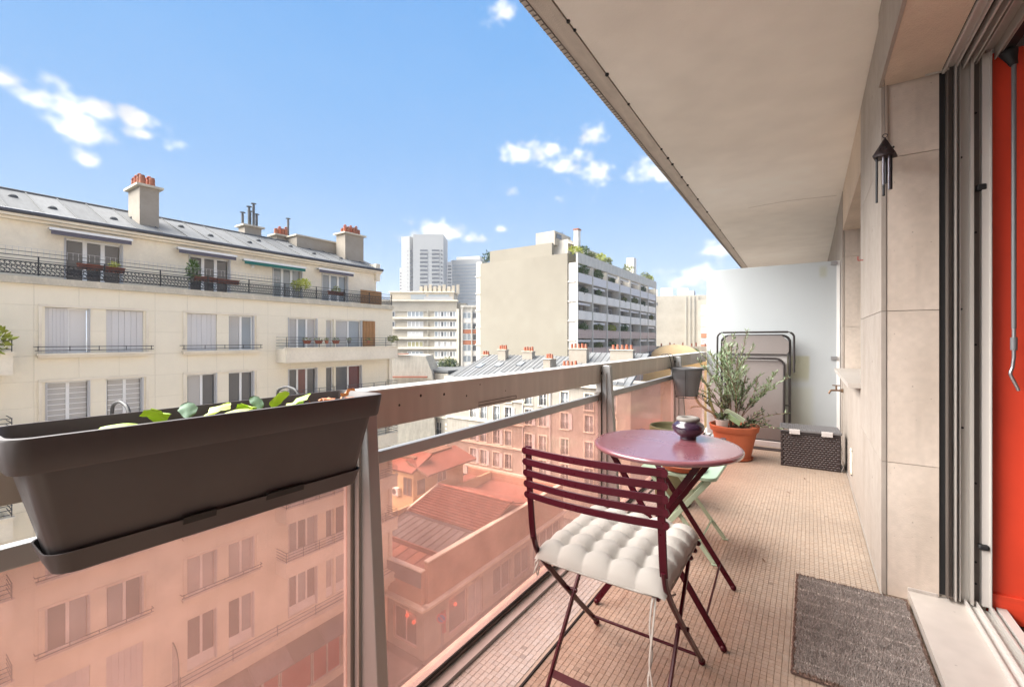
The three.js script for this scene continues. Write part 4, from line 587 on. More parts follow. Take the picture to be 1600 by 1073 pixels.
{
  const t = thing('door_mat', 'worn grey brown ribbed door mat lying by the sliding door threshold', 'door mat', [0.145, 0, -2.13]);
  const C = [[-0.2, -0.42], [0.2, -0.42], [0.22, 0.24], [0.0, 0.335], [-0.195, 0.34]];
  // quadrilateral mat: far edge z=-2.555, near edge z=-1.8, slightly askew
  const x0 = -0.2, x1 = 0.208, z0 = -0.425, z1 = 0.335;
  M(t, 'backing', rb(x1 - x0, 0.008, z1 - z0, 0.003), S([0.09, 0.06, 0.05], { roughness: 1 }), [(x0 + x1) / 2, 0.007, (z0 + z1) / 2]);
  const tuft = new THREE.ConeGeometry(0.0034, 0.013, 4, 1), R = rng(17), n = 26000, im = new THREE.InstancedMesh(tuft, S([1, 1, 1], { roughness: 1 }), n), D = new THREE.Object3D(), c = new THREE.Color();
  for (let k = 0; k < n; k++) {
    const x = lerp(x0 + 0.002, x1 - 0.002, R()), z = lerp(z0 + 0.002, z1 - 0.002, R()), e = Math.min(x - x0, x1 - x, z - z0, z1 - z);
    D.position.set(x, 0.0155 + 0.002 * R(), z); D.rotation.set((R() - 0.5) * 1.2, R() * 6, (R() - 0.5) * 1.2); D.updateMatrix(); im.setMatrixAt(k, D.matrix);
    const rp = ((z + x * 0.12) * 12.5) % 1, line = Math.abs(((z * 9.3 + 20) % 1) - 0.5) < 0.035 ? 1.45 : 1, pat = 0.85 + 0.35 * fbm3(x * 38, 3, z * 38, 2), s = (0.7 + R() * 0.6) * line * pat, b = e < 0.006 + 0.008 * noise3(x * 60, 1, z * 60) ? 1 : 0;
    im.setColorAt(k, b ? c.setRGB(0.19 * s, 0.125 * s, 0.10 * s) : c.setRGB(0.31 * s, 0.27 * s, 0.25 * s));
  }
  im.name = 'pile'; im.userData.kind = 'stuff'; im.castShadow = im.receiveShadow = true; t.add(im);
}

// ---------- the street ----------
const G = 19.55;
{
  const g = struct('ground'); const gg = new THREE.PlaneGeometry(2400, 2400); gg.rotateX(-Math.PI / 2); for (let i = 0, u = gg.attributes.uv; i < u.count; i++) u.setXY(i, u.getX(i) * 2400, u.getY(i) * 2400);
  M(g, 'asphalt', gg, mat.asph, [0, -G - 0.12, 0]);
  const pv = struct('pavement');
  M(pv, 'slab', bx(3.4, 0.12, 60), mat.pave, [-22.4, -G - 0.06, 10.2]); M(pv, 'kerb', bx(0.16, 0.125, 60), mat.kerb, [-20.6, -G - 0.06, 10.2]);
  M(pv, 'slab', bx(2.6, 0.12, 20), mat.pave, [-19.3, -G - 0.06, -30.2]); M(pv, 'kerb', bx(0.16, 0.125, 20), mat.kerb, [-17.9, -G - 0.06, -30.2]);
  M(pv, 'slab', bx(3, 0.12, 80), mat.pave, [-0.9, -G - 0.06, -10]); M(pv, 'kerb', bx(0.16, 0.125, 80), mat.kerb, [-2.5, -G - 0.06, -10]);
}
// ---------- builders for facades; local axes: x along the facade, y up from the street, z outwards ----------
const wproto = {};
function windowOf(w, h, o = {}) {
  const { leaves = 2, pane = 'glass', frame = mat.white, bar = 0, shut = 0, ft = 0.06, low = 0, name = 'window' } = o;
  const key = [w.toFixed(2), h.toFixed(2), leaves, pane, frame.uuid, bar, shut, ft, low].join(); if (wproto[key]) return wproto[key].clone();
  const f = [B(ft, h, 0.06, ft / 2, h / 2, 0), B(ft, h, 0.06, w - ft / 2, h / 2, 0), B(w - 2 * ft, ft, 0.06, w / 2, ft / 2, 0), B(w - 2 * ft, ft, 0.06, w / 2, h - ft / 2, 0)];
  const lw = (w - 2 * ft) / leaves;
  for (let k = 1; k < leaves; k++) f.push(B(ft * 1.7, h - 2 * ft, 0.07, ft + k * lw, h / 2, 0.004));
  if (low) f.push(B(w - 2 * ft, low, 0.05, w / 2, ft + low / 2, 0.002));
  for (let k = 1; k <= bar; k++) f.push(B(w - 2 * ft, 0.03, 0.04, w / 2, ft + low + k * (h - 2 * ft - low) / (bar + 1), 0));
  const r = new THREE.Mesh(merge(f), frame); r.name = name; r.castShadow = r.receiveShadow = true;
  for (let k = 0; k < leaves; k++) { const pn = Array.isArray(pane) ? pane[k % pane.length] : pane; M(r, 'pane', bx(lw - ft * 0.9, h - 2 * ft - low, 0.02), mat[pn], [ft + (k + 0.5) * lw, h / 2 + low / 2, -0.02]); }
  const fold = merge([B(0.022, h, 0.17, -0.013, 0, 0), B(0.022, h, 0.17, 0.016, 0, 0.015)]);
  if (shut & 1) M(r, 'folded_shutter', fold, mat.shutter, [0.03, h / 2, 0.115]);
  if (shut & 2) M(r, 'folded_shutter', fold, mat.shutter, [w - 0.03, h / 2, 0.115]);
  wproto[key] = r; return r.clone();
}
function put(parent, o, p) { o.position.set(...p); parent.add(o); return o; }
function closedShutter(parent, w, h, p, gap = 0) {             // pleated metal shutter, leaf by leaf
  const r = M(parent, 'shutter', bx(w, h, 0.03), mat.shutterD, [p[0] + w / 2, p[1] + h / 2, p[2] - 0.03]), n = 6, lw = w / n;
  for (let k = 0; k < n; k++) { if (gap && (k === 3)) continue; M(r, 'shutter_leaf', bx(lw * 0.97, h - 0.03, 0.02), mat.shutter, [-w / 2 + (k + 0.5) * lw, 0, 0.035 + (k % 2) * 0.012], [0, (k % 2 ? -1 : 1) * 0.16, 0]); }
  return r;
}
function bars(parent, u0, u1, v, z, n, pitch, posts, name = 'window_rail', r = 0.016) {
  const g = []; for (let k = 0; k < n; k++) g.push(B(u1 - u0, r * 1.6, r * 1.6, (u0 + u1) / 2, v + k * pitch, z));
  for (let k = 0; k <= posts; k++) g.push(B(r * 1.4, (n - 1) * pitch + 0.05, r * 1.2, lerp(u0 + 0.08, u1 - 0.08, posts ? k / posts : 0.5), v + (n - 1) * pitch / 2, z - 0.004));
  for (const u of [u0, u1]) g.push(B(r * 1.2, r * 1.2, z - 0.02, u, v + (n - 1) * pitch, z / 2));
  return M(parent, name, merge(g), mat.iron);
}
const clump = (() => { const R0 = rng(303); return (n, rx, ry, rz, l, w) => { const a = []; const g = [leafGeo(l, w, 0.4, 3), leafGeo(l * 0.8, w, 0.7, 3)]; for (let k = 0; k < n; k++) { let x, y, z; do { x = R0() * 2 - 1; y = R0() * 2 - 1; z = R0() * 2 - 1; } while (x * x + y * y + z * z > 1 || noise3(x * 2.4 + n, y * 2.4, z * 2.4) < 0.36); a.push(setAt(g[k % 2], [x * rx, y * ry, z * rz], [x + (R0() - 0.5), y * 0.6 + 0.4 + (R0() - 0.5), z + (R0() - 0.5)], R0() * 6.28, 0.6 + R0() * 0.7)); } return merge(a); }; })();
function plantIn(name, label, p, rx, ry, rz, n, l, m, turn = 0, group, stem = true) {
  const t = thing(name, label, 'plant', p, turn, group);
  M(t, 'foliage', clump(n, rx, ry, rz, l, l * 0.34), m, [0, ry, 0]).userData.kind = 'stuff';
  if (stem) M(t, 'stem', rod([0, 0, 0], [0.02, ry * 1.2, 0], 0.02, 6, 0.01), mat.bark);
  return t;
}
// ---------- cream building across the street ----------
{
  const X0 = -24.1, b = thing('apartment_building', 'cream apartment building across the street with zinc roof and scrolled iron terrace railing', 'building', [X0, -G, 0], Math.PI / 2);
  const y = (v) => v + G, cols = [[3.98, 5.25], [5.74, 6.97], [8.6, 9.85], [10.38, 11.6], [13.4, 15.18], [15.74, 16.26], [16.4, 18.3]];
  const U1 = 20.83, holes = [];
  for (let k = 0; k < 6; k++) for (const [a, c] of [[0.4, 1.9], ...cols]) { const t = 2.4 - 2.87 * k, h = k === 5 ? 2.42 : a > 13 ? 2.2 : 1.78; holes.push([a, y(t - h), c, y(t)]); }
  M(b, 'facade', wallShape(-6, U1, y(-15.4), y(3.32), holes, 0.34), mat.opp, [0, 0, -0.34]);
  M(b, 'wall_back', bx(26.6, 20, 10.4), mat.trim, [7.4, 9.98, -5.75]);
  M(b, 'end_wall', bx(0.3, 22.9, 0.56), mat.opp, [U1 - 0.15, 11.45, -0.62]);
  for (let k = 0; k < 6; k++) {
    const t = y(2.4 - 2.87 * k);
    cols.forEach(([a, c], i) => {
      const w = c - a, h = k === 5 ? 2.42 : i > 3 ? 2.2 : 1.78, z = -0.17;
      if (k === 0 && i === 0) { put(b, windowOf(w, h, { leaves: 2, pane: 'curtain', shut: 2 }), [a, t - h, z]); const cu = closedShutter(b, w * 0.5, h, [a, t - h, z + 0.05]); M(b, 'curtain', strap(Array.from({ length: 26 }, (_, q) => [a + w * (0.57 + q / 25 * 0.3), t - 0.05, z + 0.05 + 0.02 * Math.sin(q * 1.7)]), [0, 1, 0], 0.001, 0.001), mat.curtain); return; }
      if ((k === 0 && (i === 1 || i === 2)) || (k === 5 && i < 2)) return void closedShutter(b, w, h, [a, t - h, z + 0.05]);
      const pick = hash(k, i, 7); let pane = pick < 0.35 ? ['glass', 'glassB'] : pick < 0.6 ? ['glassB', 'glass'] : 'glass';
      if (k === 0) pane = ['glassC', 'glassB', 'glassC']; if (k === 1) pane = i < 2 ? 'glassC' : i > 3 ? ['glass', 'glassR', 'glass'] : i === 2 ? ['glassC', 'glass'] : 'glass'; if (k === 4 && (i === 2 || i === 3)) pane = 'glassC'; if (k === 5 && i > 4) pane = 'glassC';
      put(b, windowOf(w, h, { leaves: i === 4 ? 3 : i === 5 ? 1 : 2, pane, shut: i === 5 ? 0 : i === 0 || i === 4 ? 3 : 2, bar: k === 1 && i < 2 ? 7 : 0, low: k === 5 || i > 3 ? 0.45 : 0 }), [a, t - h, z]);
    });
    put(b, windowOf(1.5, k === 5 ? 2.42 : 1.78, {}), [0.4, t - (k === 5 ? 2.42 : 1.78), -0.17]);
    if (k < 5) {
      for (const [a, c] of [[3.8, 7.14], [8.43, 11.78]]) {
        M(b, 'window_surround', merge([B(c - a, 0.1, 0.05, (a + c) / 2, t + 0.06, 0.026), B(0.09, 1.9, 0.05, a + 0.045, t - 0.94, 0.026), B(0.09, 1.9, 0.05, c - 0.045, t - 0.94, 0.026)]), mat.trim);
        M(b, 'window_ledge', merge([B(c - a + 0.14, 0.075, 0.24, (a + c) / 2, t - 1.80, 0.12), B(c - a + 0.06, 0.09, 0.19, (a + c) / 2, t - 1.882, 0.095)]), mat.trim);
        bars(b, a - 0.12, c + 0.12, t - 1.65, 0.24, 2, 0.14, 4);
      }
      for (const [a, c] of [[12.72, 20.35], [-4, 3.02]]) {       // balconies with a solid front
        const bal = M(b, 'balcony', merge([B(c - a, 0.74, 0.1, (a + c) / 2, t - 2.10, 1.02), B(0.1, 0.74, 0.98, a + 0.05, t - 2.10, 0.49), B(0.1, 0.74, 0.98, c - 0.05, t - 2.10, 0.49), B(c - a - 0.2, 0.16, 0.96, (a + c) / 2, t - 2.42, 0.48), B(c - a + 0.1, 0.07, 0.2, (a + c) / 2, t - 1.695, 1.02)]), mat.trim);
        const g = []; for (let q = 0; q < 4; q++) { const v = t - 1.58 + q * 0.155; g.push(B(c - a, 0.022, 0.022, (a + c) / 2, v, 1.04)); for (const u of [a + 0.02, c - 0.02]) g.push(B(0.022, 0.022, 1.0, u, v, 0.53)); }
        for (let q = 0; q <= 8; q++) g.push(B(0.024, 0.56, 0.024, lerp(a + 0.02, c - 0.02, q / 8), t - 1.38, 1.04));
        M(bal, 'balcony_rail', merge(g), k ? mat.ironL : mat.iron);
      }
    }
  }
  // brown boards by the end of the bay
  M(b, 'brown_panel', bx(0.95, 1.78, 0.05), mat.wood, [18.82, y(1.5), 0.03]);
  for (let k = 0; k < 4; k++) M(b, 'board', bx(0.22, 1.74, 0.02), mat.wood, [18.46 + k * 0.24, y(1.5), 0.066 + 0.004 * (k % 2)]);
  // drain pipe on the corner
  M(b, 'drain_pipe', rod([U1 - 0.35, y(-15), 0.09], [U1 - 0.35, y(0.0), 0.09], 0.06, 10), mat.trim);
  // terrace ledge, railing
  M(b, 'terrace_ledge', merge([B(26.9, 0.17, 1.6, 7.4, y(3.42), -0.66), B(26.8, 0.1, 0.2, 7.4, y(3.29), 0.06)]), mat.stain);
  const rail = M(b, 'terrace_railing', merge([B(26.6, 0.035, 0.04, 7.4, y(3.60), 0.05), B(26.6, 0.035, 0.04, 7.4, y(4.04), 0.05), B(26.6, 0.02, 0.02, 7.4, y(4.12), 0.05), B(26.6, 0.025, 0.03, 7.4, y(4.26), 0.05), B(19, 0.018, 0.02, 3.4, y(4.42), 0.05), ...Array.from({ length: 15 }, (_, k) => B(0.04, 0.72, 0.04, -5.6 + k * 1.88, y(3.92), 0.05))]), mat.iron);
  const cur = []; const arc = new THREE.TorusGeometry(0.052, 0.0125, 4, 8, 4.4), arcS = new THREE.TorusGeometry(0.03, 0.012, 4, 7, 4.6);
  for (let u = 2.4; u < 20.6; u += 0.128) for (let q = 0; q < 3; q++) { const v = y(3.68 + q * 0.135); cur.push(T(arc, [u, v, 0.05], [0, 0, (q % 2 ? 0.6 : 3.4)]), T(arcS, [u + 0.062, v + 0.035, 0.05], [0, 0, q % 2 ? 3.6 : 0.5])); }
  for (let q = 1; q < 3; q++) cur.push(B(18.2, 0.014, 0.02, 11.5, y(3.61 + q * 0.14), 0.05));
  M(rail, 'scrollwork', merge(cur), mat.iron).userData.kind = 'stuff';
  const wire = []; for (let u = 2.5; u < 13; u += 0.16) wire.push(B(0.008, 0.3, 0.008, u, y(4.42), 0.05)); wire.push(B(10.5, 0.008, 0.008, 7.7, y(4.56), 0.05)); M(rail, 'wire_netting', merge(wire), mat.shutterD).userData.kind = 'stuff';
  // set back attic
  const aw = [[4.74, 6.62, 3], [9.13, 11.03, 2.9], [13.23, 15.03, 3], [16.29, 18.2, 3]];
  M(b, 'attic_wall', wallShape(-6, 20.5, y(3.5), y(6.02), aw.map(([a, c]) => [a, y(3.52), c, y(5.36)]), 0.3), mat.trim, [0, 0, -1.62]);
  M(b, 'attic_back', bx(26.2, 2.5, 7), mat.trim, [7.3, y(4.77), -5.2]);
  for (const [a, c] of aw) put(b, windowOf(c - a, 1.84, { leaves: 3, ft: 0.08, shut: 3, pane: a > 13 ? 'glassB' : 'glass' }), [a, y(3.52), -1.48]);
  for (const [a, c, m, pv] of [[4.24, 6.85, mat.awn, 5.6], [8.53, 11.16, mat.awn, 5.56], [11.48, 15.0, mat.awnG, 5.46], [15.81, 18.35, mat.awn, 5.56]]) {
    const q = M(b, 'awning', merge([B(c - a, 0.03, 0.34, (a + c) / 2, y(pv) + 0.01, -1.05), B(c - a, 0.1, 0.05, (a + c) / 2, y(pv) - 0.02, -0.86)]), mat.white);
    M(q, 'awning_cloth', merge([B(c - a - 0.1, 0.17, 0.02, (a + c) / 2, y(pv) - 0.155, -0.86), B(c - a - 0.1, 0.03, 0.26, (a + c) / 2, y(pv) - 0.06, -1.03, [0.2, 0, 0])]), m);
  }
  M(b, 'wall_lamp', T(new THREE.SphereGeometry(0.1, 12, 8), [12.1, y(5.18), -1.2]), mat.white);
  M(b, 'cornice', merge([B(26.8, 0.14, 0.45, 7.35, y(5.95), -1.15), B(26.8, 0.1, 0.24, 7.35, y(5.82), -1.2)]), mat.trim);
  M(b, 'gutter', T(new THREE.CylinderGeometry(0.085, 0.085, 26.8, 10, 1, false), [7.35, y(6.06), -0.9], [0, 0, Math.PI / 2]), mat.gutter);
  // zinc roof, sheet by sheet
  const e0 = [6.1, -0.95], e1 = [7.62, -4.6], L = Math.hypot(e1[0] - e0[0], e1[1] - e0[1]), an = Math.atan2(e1[0] - e0[0], e0[1] - e1[1]);
  const roof = M(b, 'roof', merge([T(ext([[0.95, y(5.98)], [4.6, y(7.55)], [9.5, y(7.5)], [9.5, y(5.98)]], 26.6), [-6, 0, 0], [0, Math.PI / 2, 0])]), mat.zincD);
  const R = rng(41), tones = [mat.zinc, mat.zincD, S([0.145, 0.152, 0.162], { map: rep(streakT, 1.3), roughness: 0.85 })];
  for (let k = 0; k < 21; k++) {
    const u = 0.2 + k * 0.98, c = [u + 0.49, y((e0[0] + e1[0]) / 2), (e0[1] + e1[1]) / 2];
    M(roof, 'roof_sheet', bx(0.972, 0.03, L), tones[Math.floor(R() * 3)], c, [an, 0, 0]);
    M(roof, 'standing_seam', bx(0.035, 0.06, L), mat.zinc, [u, c[1] + 0.03, c[2]], [an, 0, 0]);
    if (k % 3 !== 2) { const s = k % 2 ? 0.62 : 0.35; M(roof, 'roof_vent', T(new THREE.SphereGeometry(0.15, 12, 6, 0, Math.PI), [0, 0, 0], [0, 0, 0], [1, 0.8, 0.7]), mat.zincD, [u + 0.45, y(lerp(e0[0], e1[0], s)) + 0.02, lerp(e0[1], e1[1], s)]); }
  }
  M(roof, 'ridge_cap', T(new THREE.CylinderGeometry(0.07, 0.07, 21, 8), [10, y(7.65), -4.6], [0, 0, Math.PI / 2]), mat.zinc);
  M(roof, 'roof_hip', bx(3.2, 0.8, 3), mat.zincD, [17.2, y(7.8), -6.6]);
  const chim = (u, z, w, d, vb, vt, pots, cap = true) => {
    const c = M(b, 'chimney', bx(w, vt - vb, d), mat.chim, [u, y((vb + vt) / 2), z]);
    if (cap) M(c, 'chimney_cap', bx(w + 0.3, 0.1, d + 0.3), mat.stain, [0, (vt - vb) / 2 + 0.05, 0]);
    for (const [pu, pz, h, k] of pots) {
      const yb = (vt - vb) / 2 + 0.1;
      if (k === 'flue') M(c, 'metal_flue', merge([rod([pu, yb, pz], [pu, yb + h, pz], 0.075, 10), T(new THREE.CylinderGeometry(0.16, 0.16, 0.03, 10), [pu, yb + h + 0.09, pz]), rod([pu, yb + h, pz], [pu, yb + h + 0.1, pz], 0.04, 6)]), mat.zinc);
      else M(c, 'chimney_pot', merge([T(new THREE.CylinderGeometry(0.1, 0.13, h, 10), [pu, yb + h / 2, pz]), T(new THREE.CylinderGeometry(0.115, 0.115, 0.06, 10), [pu, yb + h - 0.12, pz]), ...(k === 'cap' ? [T(new THREE.SphereGeometry(0.09, 8, 6), [pu, yb + h + 0.1, pz], [0, 0, 0], [1, 0.7, 1]), ...[0, 1, 2, 3, 4].map((q) => T(new THREE.ConeGeometry(0.04, 0.13, 5), [pu + 0.11 * Math.cos(q * 1.26), yb + h + 0.03, pz + 0.11 * Math.sin(q * 1.26)], [0.5 * Math.sin(q * 1.26), 0, -0.5 * Math.cos(q * 1.26)]))] : [])]), k === 'cap' && R() < 0.4 ? mat.potD : mat.pot);
    }
  };
  chim(7.8, -2.85, 0.75, 1.55, 6.2, 8.42, [[-0.2, 0.5, 0.5], [0.2, 0.45, 0.48], [-0.2, 0.15, 0.5, 'cap'], [0.2, 0.05, 0.5, 'cap'], [-0.2, -0.25, 0.5, 'cap'], [0.2, -0.3, 0.5, 'cap'], [-0.2, -0.6, 0.45, 'cap'], [0.2, -0.6, 0.42, 'cap']]);
  chim(13.85, -5.2, 1.0, 0.8, 6.8, 8.2, [[-0.35, -0.2, 0.75, 'flue'], [-0.15, 0.2, 1.1, 'flue'], [0.05, -0.1, 0.9, 'flue'], [0.12, 0.2, 1.35, 'flue'], [0.35, 0.1, 0.75, 'flue']]);
  chim(15.9, -5.2, 1.15, 0.7, 6.9, 8.0, [[-0.42, 0, 0.42], [-0.2, 0.05, 0.45, 'cap'], [0.02, 0, 0.48], [0.22, 0.05, 0.5, 'cap'], [0.46, -0.1, 1.2, 'flue']]);
  chim(19.4, -2.75, 1.5, 1.0, 6.2, 8.45, [[-0.55, 0.2, 0.42, 'cap'], [-0.33, 0.25, 0.45], [-0.1, 0.2, 0.46, 'cap'], [0.12, 0.25, 0.48], [0.34, 0.2, 0.5, 'cap'], [0.55, 0.2, 0.42], [-0.45, -0.25, 0.4], [0, -0.25, 0.46, 'cap'], [0.4, -0.25, 0.42, 'cap']]);
  M(b, 'stair_head', bx(3.4, 1.5, 1.6), mat.chim, [17.7, y(7.2), -4.4]); M(b, 'stair_head_cap', bx(3.6, 0.09, 1.8), mat.stain, [17.7, y(7.99), -4.4]);
  M(b, 'end_parapet', bx(0.35, 1.2, 4), mat.trim, [20.5, y(5.9), -3.1]);
  M(b, 'terrace_board', merge(Array.from({ length: 6 }, (_, k) => B(0.28, 0.92, 0.03, 18.75 + k * 0.29, y(4.02), -0.55))), mat.wood);
  // first floor balcony, canopy and red shop
  M(b, 'long_balcony', merge([B(26.4, 0.16, 0.75, 7.4, y(-14.62), 0.37), B(26.4, 0.5, 0.09, 7.4, y(-14.9), 0.7), B(26.5, 0.08, 0.16, 7.4, y(-14.62), 0.76)]), mat.trim);
  const lr = []; for (let q = 0; q < 3; q++) lr.push(B(26.4, 0.025, 0.025, 7.4, y(-14.42 + q * 0.2), 0.72)); for (let q = 0; q < 12; q++) lr.push(B(0.03, 0.62, 0.03, -5 + q * 2.18, y(-14.24), 0.72)); M(b, 'balcony_rail', merge(lr), mat.ironL);
  const dv = M(b, 'balcony_divider', T(ext([[0, 0], [0.68, 0], [0.68, 1.1], [0.5, 1.6], [0.2, 1.82], [0, 1.86]], 0.02), [0, 0, 0], [0, -Math.PI / 2, 0]), mat.glassC, [8.02, y(-14.5), 0.04]);
  M(dv, 'divider_frame', tube([[0.0, 0, 0.68], [0, 1.1, 0.68], [0, 1.6, 0.5], [0, 1.83, 0.2], [0, 1.88, 0]], 0.025, 5, 20), mat.iron);
  M(b, 'cornice_band', merge([B(26.6, 0.35, 0.2, 7.4, y(-15.5), 0.1)]), mat.trim);
  const cn = M(b, 'shop_canopy', bx(11.6, 0.1, 1.15), mat.canopy, [11.2, y(-15.95), 0.62], [0.55, 0, 0]); for (let k = 0; k < 6; k++) M(cn, 'canopy_sheet', bx(1.86, 0.02, 1.12), k % 2 ? mat.canopy : mat.zincD, [-4.85 + k * 1.93, 0.062, 0]);
  M(b, 'shop_fascia', bx(11.8, 0.5, 0.3), mat.brown, [11.2, y(-16.55), 0.2]);
  M(b, 'shop_wall', wallShape(-6, U1, 0, y(-15.3), [[5.4, 0.5, 16.9, y(-16.8)], [18.9, 0.3, 19.9, 2.5]], 0.3), mat.trim, [0, 0, -0.3]);
  for (let k = 0; k < 6; k++) put(b, windowOf(1.85, 2.2, { leaves: k % 2 ? 2 : 1, pane: k === 3 ? ['glassR', 'shopRed'] : 'shopRed', frame: mat.shutterD, name: 'shop_window' }), [5.45 + k * 1.9, 0.52, -0.12]);
  put(b, windowOf(1.0, 2.2, { leaves: 1, frame: mat.brown, name: 'door' }), [18.9, 0.3, -0.15]);
  // planters, shrubs and terrace plants
  const wb = (label, u0, u1, v) => { const t = thing('window_box', label, 'window box', [X0 + 0.02, v, -(u0 + u1) / 2], Math.PI / 2, 'window boxes on the terrace railing across the street'); M(t, 'trough', T(rb(u1 - u0, 0.2, 0.2, 0.03), [0, 0.1, -0.16]), mat.boxBr); M(t, 'rim', bx(u1 - u0 + 0.03, 0.03, 0.23), mat.boxBr, [0, 0.2, -0.16]); M(t, 'soil', bx(u1 - u0 - 0.06, 0.02, 0.15), mat.soil, [0, 0.212, -0.16]); return t; };
  wb('brown window box on the terrace railing, left one below the first awning', 4.9, 5.66, 4.0); wb('brown window box on the terrace railing, right one below the first awning', 5.7, 6.36, 3.98);
  wb('brown window box on the terrace railing, left one below the second grey awning', 8.95, 9.85, 3.98); wb('brown window box on the terrace railing, right one below the second grey awning', 9.9, 10.9, 3.96);
  wb('brown window box on the terrace railing by the last grey awning', 16.0, 17.1, 3.92);
  plantIn('terrace_plant', 'pale green plant spilling over the brown box below the first awning', [X0 - 0.12, 4.17, -6.02], 0.28, 0.13, 0.15, 130, 0.1, mat.leafY);
  plantIn('terrace_plant', 'tall dark green grassy plant at the left of the second terrace window', [X0 - 0.3, 3.9, -8.98], 0.3, 0.5, 0.25, 220, 0.22, mat.leaf);
  plantIn('terrace_plant', 'bright yellow green shrub on the terrace under the green awning', [X0 - 0.25, 4.0, -14.3], 0.85, 0.34, 0.35, 600, 0.13, mat.leafY);
  plantIn('terrace_plant', 'small green plant in the brown box by the last grey awning', [X0 - 0.12, 4.1, -16.5], 0.4, 0.16, 0.15, 130, 0.12, mat.leafO);
  const pots = [[13.9, 'brown'], [14.6, 'brown'], [15.1, 'terracotta'], [15.7, 'brown'], [16.6, 'dark'], [18.0, 'terracotta']];
  pots.forEach(([u, c], i) => { const t = thing('balcony_pot', `${c} flower pot on the cream balcony rail, ${['first', 'second', 'third', 'fourth', 'fifth', 'sixth'][i]} from its left end`, 'flower pot', [X0 + 1.04, 0.93, -u], Math.PI / 2); M(t, 'pot', T(lathe([[0, 0], [0.08, 0], [0.11, 0.16], [0.12, 0.16], [0.12, 0.19], [0.1, 0.19], [0, 0.17]], 14), [0, 0, 0], [0, 0, 0], [c === 'brown' ? 2.2 : 1, 1, 1]), c === 'dark' ? mat.grey : c === 'brown' ? mat.boxBr : mat.pot); M(t, 'foliage', clump(50, c === 'brown' ? 0.24 : 0.13, 0.09, 0.1, 0.09, 0.035), i % 2 ? mat.leaf : mat.leafO, [0, 0.24, 0]).userData.kind = 'stuff'; });
  plantIn('balcony_plant', 'bushy yellow green plant in a hanging pot at the right end of the cream balcony', [X0 + 1.0, 1.0, -20.0], 0.34, 0.22, 0.3, 260, 0.13, mat.leafO);
  plantIn('balcony_plant', 'green leafy plant on the balcony at the left edge of the picture', [X0 + 0.95, 0.72, -2.55], 0.42, 0.42, 0.4, 200, 0.26, mat.leafY);
}
